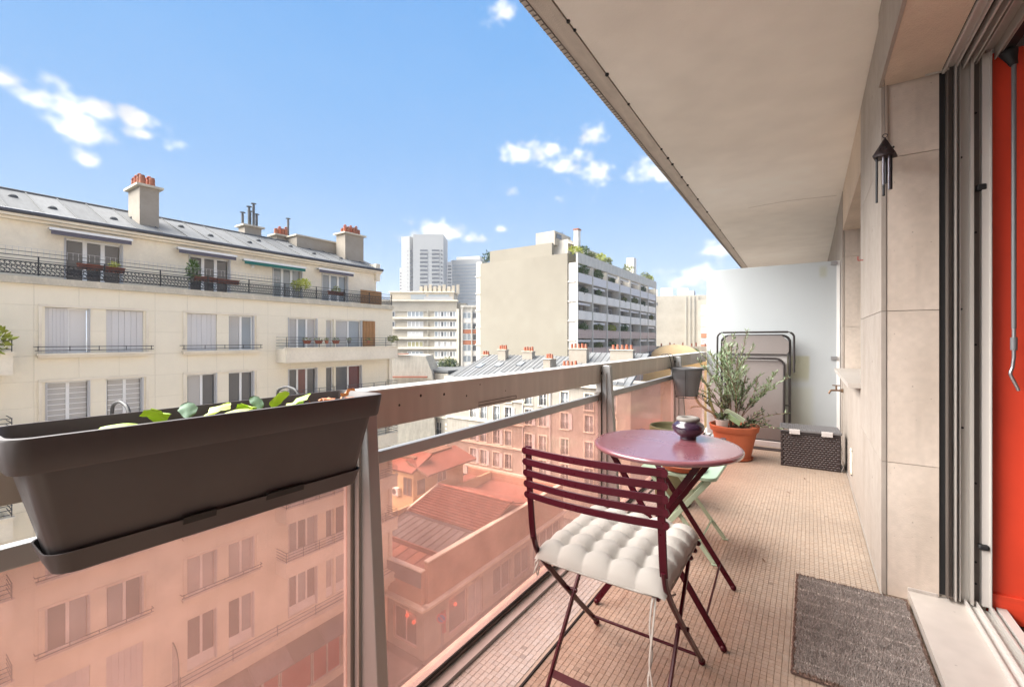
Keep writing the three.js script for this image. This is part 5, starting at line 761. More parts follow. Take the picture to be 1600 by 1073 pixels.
// ---------- low corner shop with tiled roof ----------
{
  const b = thing('corner_shop', 'low corner shop with red tiled roof and shop windows at the street corner below', 'shop', [-20.6, -G, -20.7], 0);
  const Z = (z) => z + 20.7, Xq = (x) => x + 20.6, hC = 3.35;
  // street side (facing +x) and side street (facing +z)
  const sideW = M(b, 'street_front', wallShape(0, 19.1, 0, hC, [[2.1, 0.35, 4.0, 2.75], [4.2, 0.1, 5.9, 2.75], [7.2, 0.5, 9.6, 2.6], [10.2, 0.5, 12.6, 2.6], [13.2, 0.1, 18.4, 2.9]], 0.3), mat.beige2, [-0.3, 0, 0], [0, Math.PI / 2, 0]);
  M(b, 'corner_front', wallShape(-3.5, 0, 0, hC, [[-2.9, 0.55, -0.7, 2.75]], 0.3), mat.beige2, [0.0, 0, 0.0]).position.z = 0.0;
  const win = (w, h, p, ry, o) => { const q = windowOf(w, h, { name: 'shop_window', frame: mat.shutterD, ...o }); q.rotation.y = ry; return put(b, q, p); };
  win(2.2, 2.2, [-2.9, 0.55, 0.12], 0, { leaves: 2, ft: 0.05 });
  win(1.9, 2.4, [-0.14, 0.35, -2.1], Math.PI / 2, { leaves: 1, ft: 0.05 }); win(1.7, 2.65, [-0.14, 0.1, -4.2], Math.PI / 2, { leaves: 2, pane: 'glassC' });
  win(2.4, 2.1, [-0.14, 0.5, -7.2], Math.PI / 2, { leaves: 2 }); win(2.4, 2.1, [-0.14, 0.5, -10.2], Math.PI / 2, { leaves: 2 }); win(5.2, 2.8, [-0.14, 0.1, -13.2], Math.PI / 2, { leaves: 4 });
  M(b, 'pilaster', bx(0.5, hC, 0.5), mat.beige2, [-0.24, hC / 2, 0.08]);
  M(b, 'cornice', merge([B(0.5, 0.16, 19.8, 0.08, hC + 0.06, -9.55), B(4.0, 0.16, 0.5, -1.75, hC + 0.06, 0.42)]), mat.trim);
  M(b, 'interior', bx(3, 3, 18), mat.brown, [-2.2, 1.5, -9.8]);
  // parapet above the cornice
  M(b, 'parapet', merge([B(0.3, 2.7, 19.0, -0.18, hC + 1.48, -9.6), B(3.4, 2.1, 0.3, -1.95, hC + 1.2, 0.12)]), mat.orangeW);
  M(b, 'parapet_coping', merge([B(0.4, 0.08, 19.1, -0.18, hC + 2.87, -9.6), B(3.4, 0.08, 0.4, -1.95, hC + 2.29, 0.12)]), mat.trim);
  M(b, 'far_parapet', merge([B(12, 1.6, 0.4, -6.2, 5.2, -19.0)]), mat.orangeW);
  M(b, 'far_roof', bx(12, 0.2, 8.4), mat.tileRoof, [-6.3, 4.9, -14.8], [0.05, 0, 0]);
  M(b, 'back_wall', merge([B(0.3, 6, 19, -9.0, 3, -9.5), B(8, 5, 0.3, -4.6, 2.5, -18.8)]), mat.yellowW);
  const sg = M(b, 'sign_board', bx(3.25, 0.95, 0.06), mat.sign, [-1.9, hC + 1.75, 0.33]); M(sg, 'sign_frame', bx(3.35, 0.05, 0.09), mat.zinc, [0, 0.49, 0]);
  // front shed roof: orange sheets, then a seamed zinc roof, then the tiled slope
  const sheet = (name, n, x0, x1, za, zb, ya, yb, m, seam) => { const L = Math.hypot(zb - za, yb - ya), an = Math.atan2(yb - ya, -(zb - za)); const r = M(b, name, bx(x1 - x0, 0.06, L), m, [(x0 + x1) / 2, (ya + yb) / 2, (za + zb) / 2], [an, 0, 0]); for (let k = 0; k < n; k++) M(r, 'roof_sheet', bx((x1 - x0) / n - 0.03, 0.03, L - 0.03), k % 2 ? m : seam, [-(x1 - x0) / 2 + (k + 0.5) * (x1 - x0) / n, 0.05 + (k % 2) * 0.004, 0]); for (let k = 0; k <= n; k++) M(r, 'standing_seam', bx(0.045, 0.06, L), m, [-(x1 - x0) / 2 + k * (x1 - x0) / n, 0.085, 0]); return r; };
  const flatTile = S([0.42, 0.17, 0.11], { map: rep(stainT, 1.1), roughness: 0.85 });
  sheet('front_roof', 9, -8.8, -0.34, -0.1, -2.3, 4.9, 5.2, mat.tileRoof, flatTile);
  M(b, 'roof_flashing', bx(8.5, 0.5, 0.12), mat.tileRoof, [-4.57, 5.3, -2.42]);
  sheet('zinc_roof', 12, -8.8, -0.34, -2.5, -6.1, 5.0, 5.55, mat.zinc, mat.zincD);
  M(b, 'valley_gutter', bx(8.6, 0.12, 0.5), mat.gutter, [-4.6, 5.6, -6.3]);
  const ridgeZ = -10.3, eaveZ = -6.4, ey = 5.75, ry = 6.95, L = Math.hypot(ridgeZ - eaveZ, ry - ey), an = Math.atan2(ry - ey, eaveZ - ridgeZ);
  const tr = M(b, 'tiled_roof', merge([B(8.4, 0.1, L, -4.55, (ey + ry) / 2 - 0.06, (eaveZ + ridgeZ) / 2, [an, 0, 0]), B(8.4, 0.1, L, -4.55, (ey + ry) / 2 - 0.06, ridgeZ * 2 - (eaveZ + ridgeZ) / 2, [-an, 0, 0])]), mat.tileRoof);
  const half = new THREE.CylinderGeometry(0.5, 0.5, 1, 6, 1, true, 0, Math.PI), R = rng(58), tints = [S([0.34, 0.13, 0.095], { roughness: 0.9 }), S([0.28, 0.105, 0.08], { roughness: 0.9 }), S([0.39, 0.155, 0.11], { roughness: 0.9 })], runs = [[], [], []];
  for (let row = 0; row < 13; row++) for (let c = 0; c < 36; c++) { const t = (row + 0.5) / 13; runs[Math.floor(R() * 3)].push(T(half, [-8.7 + (c + 0.5) * 0.232, lerp(ey, ry, t) + 0.03, lerp(eaveZ, ridgeZ, t)], [Math.PI / 2 - an - 0.05, 0, Math.PI / 2 * 0], [0.22, L / 13 * 1.12, 0.13])); }
  runs.forEach((q, i) => { M(tr, 'roof_tile', merge(q.map((g) => g)), tints[i]).userData.kind = 'stuff'; });
  for (let k = 0; k < 20; k++) M(tr, 'ridge_tile', T(new THREE.CylinderGeometry(0.13, 0.13, 0.45, 8, 1, false), [-8.6 + k * 0.43, ry + 0.03, ridgeZ], [0, 0, Math.PI / 2]), tints[k % 3]);
  M(tr, 'gable_edge', bx(0.2, 0.2, L + 0.2), mat.trim, [-8.78, (ey + ry) / 2 + 0.02, (eaveZ + ridgeZ) / 2], [an, 0, 0]);
  M(tr, 'gable_wall', T(ext([[eaveZ, 4], [ridgeZ * 2 - eaveZ, 4], [ridgeZ * 2 - eaveZ, ey], [ridgeZ, ry], [eaveZ, ey]], 0.2), [0, 0, 0], [0, -Math.PI / 2, 0]), mat.trim, [-8.6, -0.06, 0]);
  // lettering painted on canvas, as flat print on the fascia
  const letters = (w, h, draw) => { const c = document.createElement('canvas'); c.width = 512; c.height = Math.round(512 * h / w); const x = c.getContext('2d'); x.fillStyle = '#cfc0a6'; x.fillRect(0, 0, c.width, c.height); draw(x, c.width, c.height); const t = new THREE.CanvasTexture(c); t.colorSpace = THREE.SRGBColorSpace; return S([0.8, 0.8, 0.8], { map: t, roughness: 0.8 }); };
  const face = letters(1.9, 0.72, (x, W, H) => { x.fillStyle = '#4a4650'; x.textAlign = 'center'; x.font = `bold ${H * 0.5}px sans-serif`; const s = 'CAVES'; for (let k = 0; k < 5; k++) { x.save(); x.translate(W * (0.2 + k * 0.15), H * (0.46 + 0.05 * Math.pow(k - 2, 2) * 0.5)); x.rotate((k - 2) * 0.1); x.fillText(s[k], 0, 0); x.restore(); } x.font = `bold ${H * 0.42}px sans-serif`; x.fillText('FINES', W / 2, H * 0.94); });
  const pl = new THREE.PlaneGeometry(1.9, 0.55); M(b, 'lettering', pl, face, [-1.8, 3.06, 0.304]); M(b, 'lettering', pl, face, [0.004, 3.06, -5.0], [0, Math.PI / 2, 0]);
  const hs = M(b, 'hanging_lamp', new THREE.SphereGeometry(0.13, 12, 8), new THREE.MeshStandardMaterial({ color: 0x661a10, emissive: new THREE.Color(1, 0.16, 0.09), emissiveIntensity: 0.35 }), [-1.55, 2.45, 0.32]); const hl = M(b, 'hanging_lamp', hs.geometry, hs.material, [0.12, 2.3, -2.6]); const h3 = M(b, 'hanging_lamp', hs.geometry, hs.material, [-0.95, 2.2, 0.3]);
  for (const h of [hs, hl, h3]) { const l = new THREE.PointLight(new THREE.Color(1, 0.3, 0.2), 0.35); l.position.copy(h.position); l.castShadow = true; b.add(l); }
  // street sign
  const s = thing('road_sign', 'round blue and red no parking sign on a grey pole at the shop corner', 'road sign', [-20.0, -G, -21.4], 0.55);
  M(s, 'pole', new THREE.CylinderGeometry(0.035, 0.035, 2.75, 10), mat.greyRod, [0, 1.37, 0]);
  const dsc = M(s, 'disc', T(new THREE.CylinderGeometry(0.32, 0.32, 0.02, 32), [0, 0, 0], [Math.PI / 2, 0, 0]), S([0.6, 0.02, 0.03], { roughness: 0.4 }), [0, 2.5, 0.045]);
  M(dsc, 'blue_field', T(new THREE.CylinderGeometry(0.25, 0.25, 0.008, 32), [0, 0, 0.014], [Math.PI / 2, 0, 0]), S([0.02, 0.06, 0.35], { roughness: 0.4 })); M(dsc, 'red_bar', bx(0.5, 0.06, 0.006), S([0.6, 0.02, 0.03], { roughness: 0.4 }), [0, 0, 0.022], [0, 0, -0.785]);
  const bn = thing('shop_banner', 'red fabric banner hanging beside the corner shop door', 'banner', [-20.45, -G, -22.0], Math.PI / 2);
  M(bn, 'pole', rod([0, 0.0, 0.02], [0, 2.6, 0.02], 0.02, 8), mat.ironL); M(bn, 'cloth', strap([[0.05, 2.5, 0], [0.07, 2.0, 0.06], [0.05, 1.5, 0.0], [0.09, 1.0, 0.05]], [1, 0, 0.2], 0.36, 0.012, 14), mat.shopRed); M(bn, 'foot', rb(0.3, 0.06, 0.3, 0.02), mat.grey, [0, 0.03, 0.02]);
}
// yellow house behind the shop
{
  const b = thing('rear_house', 'small yellow house with tiled roof and air conditioner behind the corner shop', 'house', [-31, -G, -29.3], 0);
  M(b, 'wall', bx(6.8, 8.2, 7.2), mat.yellowW, [-3.4, 4.1, -3.6]);
  M(b, 'window', bx(0.05, 1.4, 1.0), mat.glass, [0.02, 6.6, -1.0]); put(b, (() => { const q = windowOf(1.3, 1.4, {}); q.rotation.y = Math.PI / 2; return q; })(), [0.05, 6.4, -3.2]);
  put(b, windowOf(1.1, 1.7, { frame: mat.brown }), [-1.3, 5.9, 0.04]);
  const ac = M(b, 'air_conditioner', rb(0.9, 0.75, 0.35, 0.03), mat.white, [-2.15, 6.1, 0.2]); M(ac, 'fan_grille', T(new THREE.CylinderGeometry(0.27, 0.27, 0.03, 20), [-0.1, 0, 0.18], [Math.PI / 2, 0, 0]), mat.grey);
  const slope = (n, w, l, p, r, m) => { const q = M(b, 'roof_slope', bx(w, 0.14, l), m, p, r); for (let k = 0; k < n; k++) M(q, 'tile_course', bx(w, 0.05, l / n * 0.94), mat.tileRoof, [0, 0.09, -l / 2 + (k + 0.5) * l / n], [0.06, 0, 0]); };
  slope(8, 7.2, 3.0, [-3.5, 8.75, -1.1], [0.42, 0, 0], mat.tileRoof);
  slope(6, 7.2, 3.2, [0.0, 8.5, -4.0], [0.32, Math.PI / 2, 0, 'YXZ'], mat.brown);
  M(b, 'roof_top', bx(5, 0.9, 5.5), mat.brown, [-3.6, 8.7, -3.9]);
}
// ---------- pale stone building closing the street ----------
{
  const b = thing('stone_apartment_building', 'pale old apartment building closing the street with grey zinc roof and chimney pots', 'building', [0, -G, -46], 0);
  const y = (v) => v + G, rows = [-4.9, -7.35, -10.35, -13.3, -16.4], hol = [], wl = [-37.3, -35.55, -33.45, -31.6], wr = [-28.6, -26.6, -23.65, -20.6, -17.9];
  rows.forEach((t, r) => { for (const u of [...wl, ...wr]) if (!(r === 4 && u > -29)) hol.push([u - 0.5, y(t - (r === 4 ? 1.65 : 1.85)), u + 0.5, y(t)]); });
  M(b, 'facade', wallShape(-42, -15.8, 0, y(-4.2), hol, 0.3), mat.old, [0, 0, -0.3]);
  M(b, 'wall_back', bx(26.1, 15.3, 11), mat.old, [-28.9, 7.65, -6.0]);
  M(b, 'side_wall', bx(0.2, 15.3, 0.4), mat.old, [-15.9, 7.65, -0.51]);
  const R = rng(12);
  rows.forEach((t, r) => { for (const u of [...wl, ...wr]) { if (r === 4 && u > -29) continue; const h = r === 4 ? 1.65 : 1.85; put(b, windowOf(1.0, h, { pane: ['glass', 'glassB', 'glassB', 'glassC'][Math.floor(R() * 4)], ft: 0.07, bar: 1 }), [u - 0.5, y(t - h), -0.2]); M(b, 'window_surround', merge([B(1.24, 0.12, 0.06, u, y(t) + 0.07, 0.03), B(0.11, h, 0.05, u - 0.56, y(t - h / 2), 0.025), B(0.11, h, 0.05, u + 0.56, y(t - h / 2), 0.025), B(1.3, 0.1, 0.14, u, y(t - h) - 0.05, 0.07)]), mat.trim); if (r < 4) bars(b, u - 0.55, u + 0.55, y(t - h) + 0.12, 0.12, 4, 0.2, 6, 'guard_rail', 0.013); if (R() < 0.3) M(b, 'open_shutter', bx(0.46, h, 0.05), mat.shutter, [u + 0.76, y(t - h / 2), 0.06]); } });
  for (const v of [-12.45, -9.45, -15.65, -6.5]) M(b, 'string_course', merge([B(12.9, 0.18, 0.22, -35.55, y(v), 0.11), B(12.9, 0.08, 0.12, -35.55, y(v) - 0.13, 0.06)]), mat.trim);
  M(b, 'eaves_cornice', merge([B(26.4, 0.3, 0.5, -28.9, y(-4.05), 0.15)]), mat.trim);
  M(b, 'drain_pipe', rod([-29.35, 0.2, 0.1], [-29.35, y(-4.2), 0.1], 0.07, 8), mat.shutter); M(b, 'drain_pipe', rod([-25.5, 0.2, 0.1], [-25.5, y(-4.2), 0.1], 0.06, 8), mat.shutter);
  for (let k = 0; k < 4; k++) M(b, 'ground_window', bx(1.6, 2.0, 0.06), k % 2 ? mat.glass : mat.shutterD, [-36 + k * 3.6, 1.2, 0.04]);
  // zinc roofs
  const slope = (x0, x1, ya, yb, za, zb, n, m) => { const L = Math.hypot(yb - ya, zb - za), an = Math.atan2(yb - ya, za - zb), r = M(b, 'roof', bx(x1 - x0, 0.2, L), m, [(x0 + x1) / 2, y((ya + yb) / 2) - 0.08, (za + zb) / 2], [an, 0, 0]); for (let k = 0; k < n; k++) { M(r, 'roof_sheet', bx((x1 - x0) / n - 0.06, 0.04, L), k % 3 ? mat.zincL : mat.zinc, [-(x1 - x0) / 2 + (k + 0.5) * (x1 - x0) / n, 0.12, 0]); M(r, 'standing_seam', bx(0.05, 0.07, L), mat.zinc, [-(x1 - x0) / 2 + k * (x1 - x0) / n, 0.16, 0]); } return [r, an]; };
  const sk = (r, x, t, L) => { const q = M(r, 'skylight', bx(0.95, 0.12, 1.25), mat.gutter, [x, 0.17, t]); M(q, 'pane', bx(0.78, 0.03, 1.05), mat.glassB, [0, 0.065, 0]); };
  const [r1] = slope(-40.5, -24.4, -3.95, -1.1, 0.2, -7.5, 23, mat.zincL);
  const hipg = new THREE.BufferGeometry(); hipg.setAttribute('position', new THREE.Float32BufferAttribute([-42.1, y(-3.95), 0.2, -40.4, y(-3.95), 0.2, -40.4, y(-1.1), -7.5, -42.1, y(-3.95), 0.2, -40.4, y(-1.1), -7.5, -42.1, y(-3.95), -7.5], 3)); hipg.setAttribute('uv', new THREE.Float32BufferAttribute([0, 0, 2, 0, 2, 8, 0, 0, 2, 8, 0, 8], 2)); hipg.computeVertexNormals(); M(b, 'roof_hip', hipg, mat.zincD);
  for (const [x, t] of [[-6.3, 0.2], [-3.4, -0.4], [-0.2, -1.0], [2.4, 1.2], [5.6, 0.6], [-1.6, 2.6]]) sk(r1, x, t);
  const [r2] = slope(-24.2, -15.9, -3.8, -0.5, 0.0, -7.0, 11, mat.zincL); sk(r2, -1.7, 0.2); sk(r2, 0.6, 0.1);
  M(b, 'roof_rail', merge([B(7, 0.04, 0.04, -20, y(-2.75), 0.1), B(7, 0.5, 0.02, -20, y(-3.1), 0.1), ...Array.from({ length: 10 }, (_, k) => B(0.03, 0.8, 0.03, -23.4 + k * 0.76, y(-3.15), 0.1))]), mat.glassC);
  const ch = (u, z, w, d, vb, vt, n) => { const c = M(b, 'chimney', bx(w, vt - vb, d), mat.chim, [u, y((vb + vt) / 2), z]); M(c, 'chimney_cap', bx(w + 0.2, 0.1, d + 0.2), mat.stain, [0, (vt - vb) / 2 + 0.05, 0]); for (let k = 0; k < n; k++) M(c, 'chimney_pot', T(new THREE.CylinderGeometry(0.14, 0.19, 0.6, 9), [-w / 2 + (k + 0.5) * w / n, (vt - vb) / 2 + 0.36 + 0.06 * (k % 2), 0]), k % 3 ? mat.pot : mat.potD); };
  ch(-36.6, -6.0, 1.3, 0.8, -2.6, -0.3, 4); ch(-32.6, -6.5, 1.6, 0.8, -2.4, -0.5, 4); ch(-27.4, -3.2, 1.0, 1.6, -3.4, -1.3, 3); ch(-24.0, -4.6, 2.4, 0.8, -3.4, 0.0, 5); ch(-23.4, -0.9, 2.0, 0.7, -4.0, -2.0, 4); ch(-18.6, -5.2, 2.8, 0.7, -2.0, -0.1, 5); ch(-40.6, -7.2, 1.2, 0.7, -2.8, -1.2, 3);
  // its lower neighbour with quoins
  const c = thing('older_apartment_house', 'old grey beige apartment house with iron window guards left of the pale stone building', 'building', [0, -G, -46.4], 0);
  const cr = [-4.5, -7.6, -10.6, -13.6], cx = [-51.2, -47.6, -44, -54.5], ch2 = []; for (const t of cr) for (const u of cx) ch2.push([u - 0.55, y(t - 1.9), u + 0.55, y(t)]);
  M(c, 'facade', wallShape(-58, -42.1, 0, y(-3.6), ch2, 0.3), mat.old, [0, 0, -0.3]); M(c, 'wall_back', bx(15.8, 15.5, 9), mat.old, [-50.05, 7.8, -5]);
  for (const t of cr) { for (const u of cx) { put(c, windowOf(1.1, 1.9, { pane: 'glass', ft: 0.07, bar: 1 }), [u - 0.55, y(t - 1.9), -0.2]); bars(c, u - 0.6, u + 0.6, y(t - 1.9) + 0.1, 0.16, 4, 0.22, 8, 'guard_rail', 0.014); } M(c, 'string_course', bx(15.9, 0.16, 0.14, ), mat.trim, [-50, y(t - 2.25), 0.07]); }
  M(c, 'roof', bx(16, 0.3, 9.4), mat.zincD, [-50.05, y(-3.3), -4.6]);
  for (let k = 0; k < 14; k++) M(c, 'quoin', bx(0.5, 0.3, 0.06), mat.trim, [-42.4, 1 + k * 0.6, 0.03]);
  // shop sign at street level
  const s = thing('wall_sign', 'white shop sign above a dark doorway at the foot of the pale building', 'sign', [-40, -G, -45.95], 0);
  const cv = document.createElement('canvas'); cv.width = 256; cv.height = 96; const q = cv.getContext('2d'); q.fillStyle = '#e6dccf'; q.fillRect(0, 0, 256, 96); q.fillStyle = '#8a7a78'; q.font = 'bold 46px serif'; q.textAlign = 'center'; q.fillText('B R A M', 128, 64); const ct = new THREE.CanvasTexture(cv); ct.colorSpace = THREE.SRGBColorSpace;
  M(s, 'board', bx(3.4, 1.2, 0.1), mat.white, [0, 3.3, 0]); M(s, 'print', new THREE.PlaneGeometry(3.2, 1.05), S([0.85, 0.85, 0.85], { map: ct }), [0, 3.3, 0.054]); M(s, 'doorway', bx(2.6, 2.6, 0.06), mat.glass, [0.2, 1.3, 0]);
}
// ---------- tall building with planted balconies ----------
{
  const b = thing('balcony_tower_block', 'tall beige apartment block with blank end wall and grey planted balconies', 'building', [-28.5, -G, -59.2], Math.PI / 2);
  const y = (v) => v + G, us = [0, 5.5, 11.5, 17.5, 23.3, 29.1, 34.3, 40];
  M(b, 'main_block', bx(40, y(14.1), 16.4), mat.beige, [20, y(14.1) / 2, -9.6]);
  M(b, 'end_wall', wallShape(-17.8, -1.36, 0, y(14.05), [], 0.2), mat.beige, [-0.2, 0, 0], [0, -Math.PI / 2, 0]).position.set(0, 0, 0);
  M(b, 'upper_end_wall', bx(0.6, 1.95, 11.8), mat.beige, [0.3, y(15.0), -10.0]);
  for (let k = 1; k < 5; k++) M(b, 'wall_joint', bx(0.03, 0.035, 16.2), mat.beige2, [-0.012, y(14 - k * 5.6), -9.6]);
  for (const [v, w] of [[6.2, -6.0], [0.6, -12.4], [9.4, -13.5]]) M(b, 'wall_vent', bx(0.06, 0.3, 0.3), mat.chim, [-0.03, y(v), w]);
  M(b, 'roof_slab', bx(39, 1.6, 10), mat.concW, [20, y(14.8), -10.4]);
  M(b, 'parapet', bx(40.2, 1.55, 0.3), mat.concW, [20.1, y(13.3), 0.1]);
  M(b, 'side_frame', bx(0.25, y(12.6), 1.1), mat.concW, [0.12, y(12.6) / 2, -0.66]);
  for (let k = 0; k < 5; k++) M(b, 'frame_bracket', bx(0.2, 0.14, 1.5), mat.concG, [-0.06, y(9.8 - 2.9 * k), -0.9]);
  for (const [i, u] of us.entries()) M(b, 'partition_fin', bx(0.26, y(12.5), 1.5), mat.concW, [u + 0.13, y(12.5) / 2, -0.55]);
  const R = rng(63);
  for (let k = 0; k < 8; k++) {
    const top = 11.15 - 2.8 * k;                                  // top of the balcony front
    M(b, 'balcony_slab', bx(40, 0.2, 1.4), mat.concG, [20, y(top - 1.25), -0.65]);
    M(b, 'back_wall', bx(40, 2.6, 0.1), mat.recess, [20, y(top + 0.1), -1.36]);  // wall colour darkened to carry the shade inside the balconies
    for (let i = 0; i < 7; i++) {
      const a = us[i] + 0.3, c = us[i + 1] - 0.04, w = c - a;
      M(b, 'balcony_front', bx(w, 1.32, 0.08), k > 2 ? mat.spanB : k === 0 ? mat.spanG : mat.concG, [(a + c) / 2, y(top - 0.66), 0.06]);
      put(b, windowOf(w * 0.52, 2.1, { leaves: 2, pane: R() < 0.8 ? 'glass' : 'glassC', frame: R() < 0.6 ? mat.brown : mat.shutterD, ft: 0.1 }), [a + w * (R() < 0.6 ? 0.42 : 0.1), y(top - 1.1), -1.26]);
      if (R() < 0.45) M(b, 'sun_blind', bx(w * 0.9, 0.35, 0.06), mat.shutter, [(a + c) / 2, y(top + 1.05), -0.1], [0.25, 0, 0]);
    }
  }
  const nth = ['first', 'second', 'third', 'fourth', 'fifth', 'sixth', 'seventh'], fl = ['top', 'second', 'third', 'fourth', 'fifth'];
  const pl = [[0, 0, 1.9, 0.75, 'leaf'], [0, 1, 1.6, 0.7, 'leaf'], [0, 2, 0.8, 0.4, 'leafD'], [0, 5, 1.6, 0.55, 'leafD'], [1, 0, 1.0, 0.35, 'leafD'], [1, 1, 0.7, 0.5, 'leaf'], [1, 3, 0.6, 0.35, 'leafO'], [1, 4, 1.7, 0.6, 'leafO'], [1, 5, 0.7, 0.35, 'leafD'], [2, 6, 0.8, 0.6, 'leafO'], [3, 0, 1.3, 0.5, 'leaf'], [3, 1, 1.6, 0.5, 'leafO'], [3, 2, 1.9, 0.5, 'leafY'], [3, 3, 1.9, 0.65, 'leaf'], [4, 0, 1.5, 0.4, 'leafD'], [4, 1, 1.2, 0.4, 'leafO'], [4, 2, 1.6, 0.45, 'leaf']];
  for (const [k, i, rx, ry, m] of pl) plantIn('balcony_plant', `${{ leaf: 'green', leafD: 'dark green', leafO: 'olive', leafY: 'yellowish' }[m]} plant, ${fl[k]} balcony row of the tall block, ${nth[i]} bay from left`, [-28.65, 11.05 - 2.8 * k, -59.2 - (us[i] + us[i + 1]) / 2], rx, ry, 0.45, Math.round(150 + rx * 160), 0.34, mat[m], Math.PI / 2, undefined, false);
  // roof terrace
  M(b, 'penthouse', merge([B(4.6, 3.0, 4.5, 4.8, y(15.3), -4.9)]), mat.concW); M(b, 'penthouse_window', bx(3.2, 1.5, 0.08), mat.glass, [5, y(15.2), -2.6]); M(b, 'terrace_awning', bx(5, 0.08, 1.6), mat.trim, [4.8, y(16.0), -1.9], [0.3, 0, 0]);
  M(b, 'lift_housing', bx(5.5, 2.2, 3.4), mat.beige2, [4.0, y(17.0), -6.0]); M(b, 'lift_housing', bx(7, 2.2, 3.2), mat.concW, [13, y(15.6), -4.6]); M(b, 'lift_vent', bx(1.6, 0.7, 0.1), mat.glass, [2.6, y(17.4), -4.26]);
  M(b, 'chimney', bx(0.9, 3.4, 0.7), mat.concG, [2.8, y(16.3), -1.2]); M(b, 'chimney', bx(1.7, 3.6, 1.5), mat.concG, [28.3, y(15.8), -1.4]); M(b, 'chimney_cap', bx(1.1, 0.2, 0.9), mat.pot, [2.8, y(18.1), -1.2]);
  M(b, 'aerial', merge([rod([9, y(16), -7], [9, y(20), -7], 0.04, 5), rod([8.2, y(19.6), -7], [10, y(19.6), -7], 0.03, 5), rod([8.5, y(19.2), -7], [9.7, y(19.2), -7], 0.03, 5)]), mat.ironL);
  [[0.8, 'leafY', 1.5, 0.5], [3.4, 'leaf', 1.4, 0.75], [6, 'leafO', 1.2, 0.5], [10.5, 'leafY', 1.6, 0.8], [13, 'leafO', 1.4, 0.6], [24, 'leafO', 2.6, 0.8], [34.5, 'leafO', 2.6, 0.7], [37.5, 'leafY', 1.4, 0.5]].forEach(([u, m, rx, ry], i) => plantIn('roof_shrub', `${{ leaf: 'green', leafO: 'olive', leafY: 'yellowish' }[m]} shrub on the roof edge of the tall block, ${['first', 'second', 'third', 'fourth', 'fifth', 'sixth', 'seventh', 'last'][i]} from the left`, [-28.9, 14.0, -59.2 - u], rx, ry, 0.7, 260, 0.4, mat[m], Math.PI / 2, undefined, false));
  plantIn('roof_shrub', 'dark green shrub on the left rear corner of the tall block', [-45.6, 14.0, -60.2], 1.0, 1.1, 0.9, 360, 0.42, mat.leafD);
  M(b, 'left_frame', bx(0.3, 34, 1.2), mat.concW, [0.4, 17, -18.4]); for (let k = 0; k < 5; k++) M(b, 'frame_bracket', bx(0.3, 0.14, 1.3), mat.concG, [0.2, y(12 - 2.9 * k), -18.4]);
}
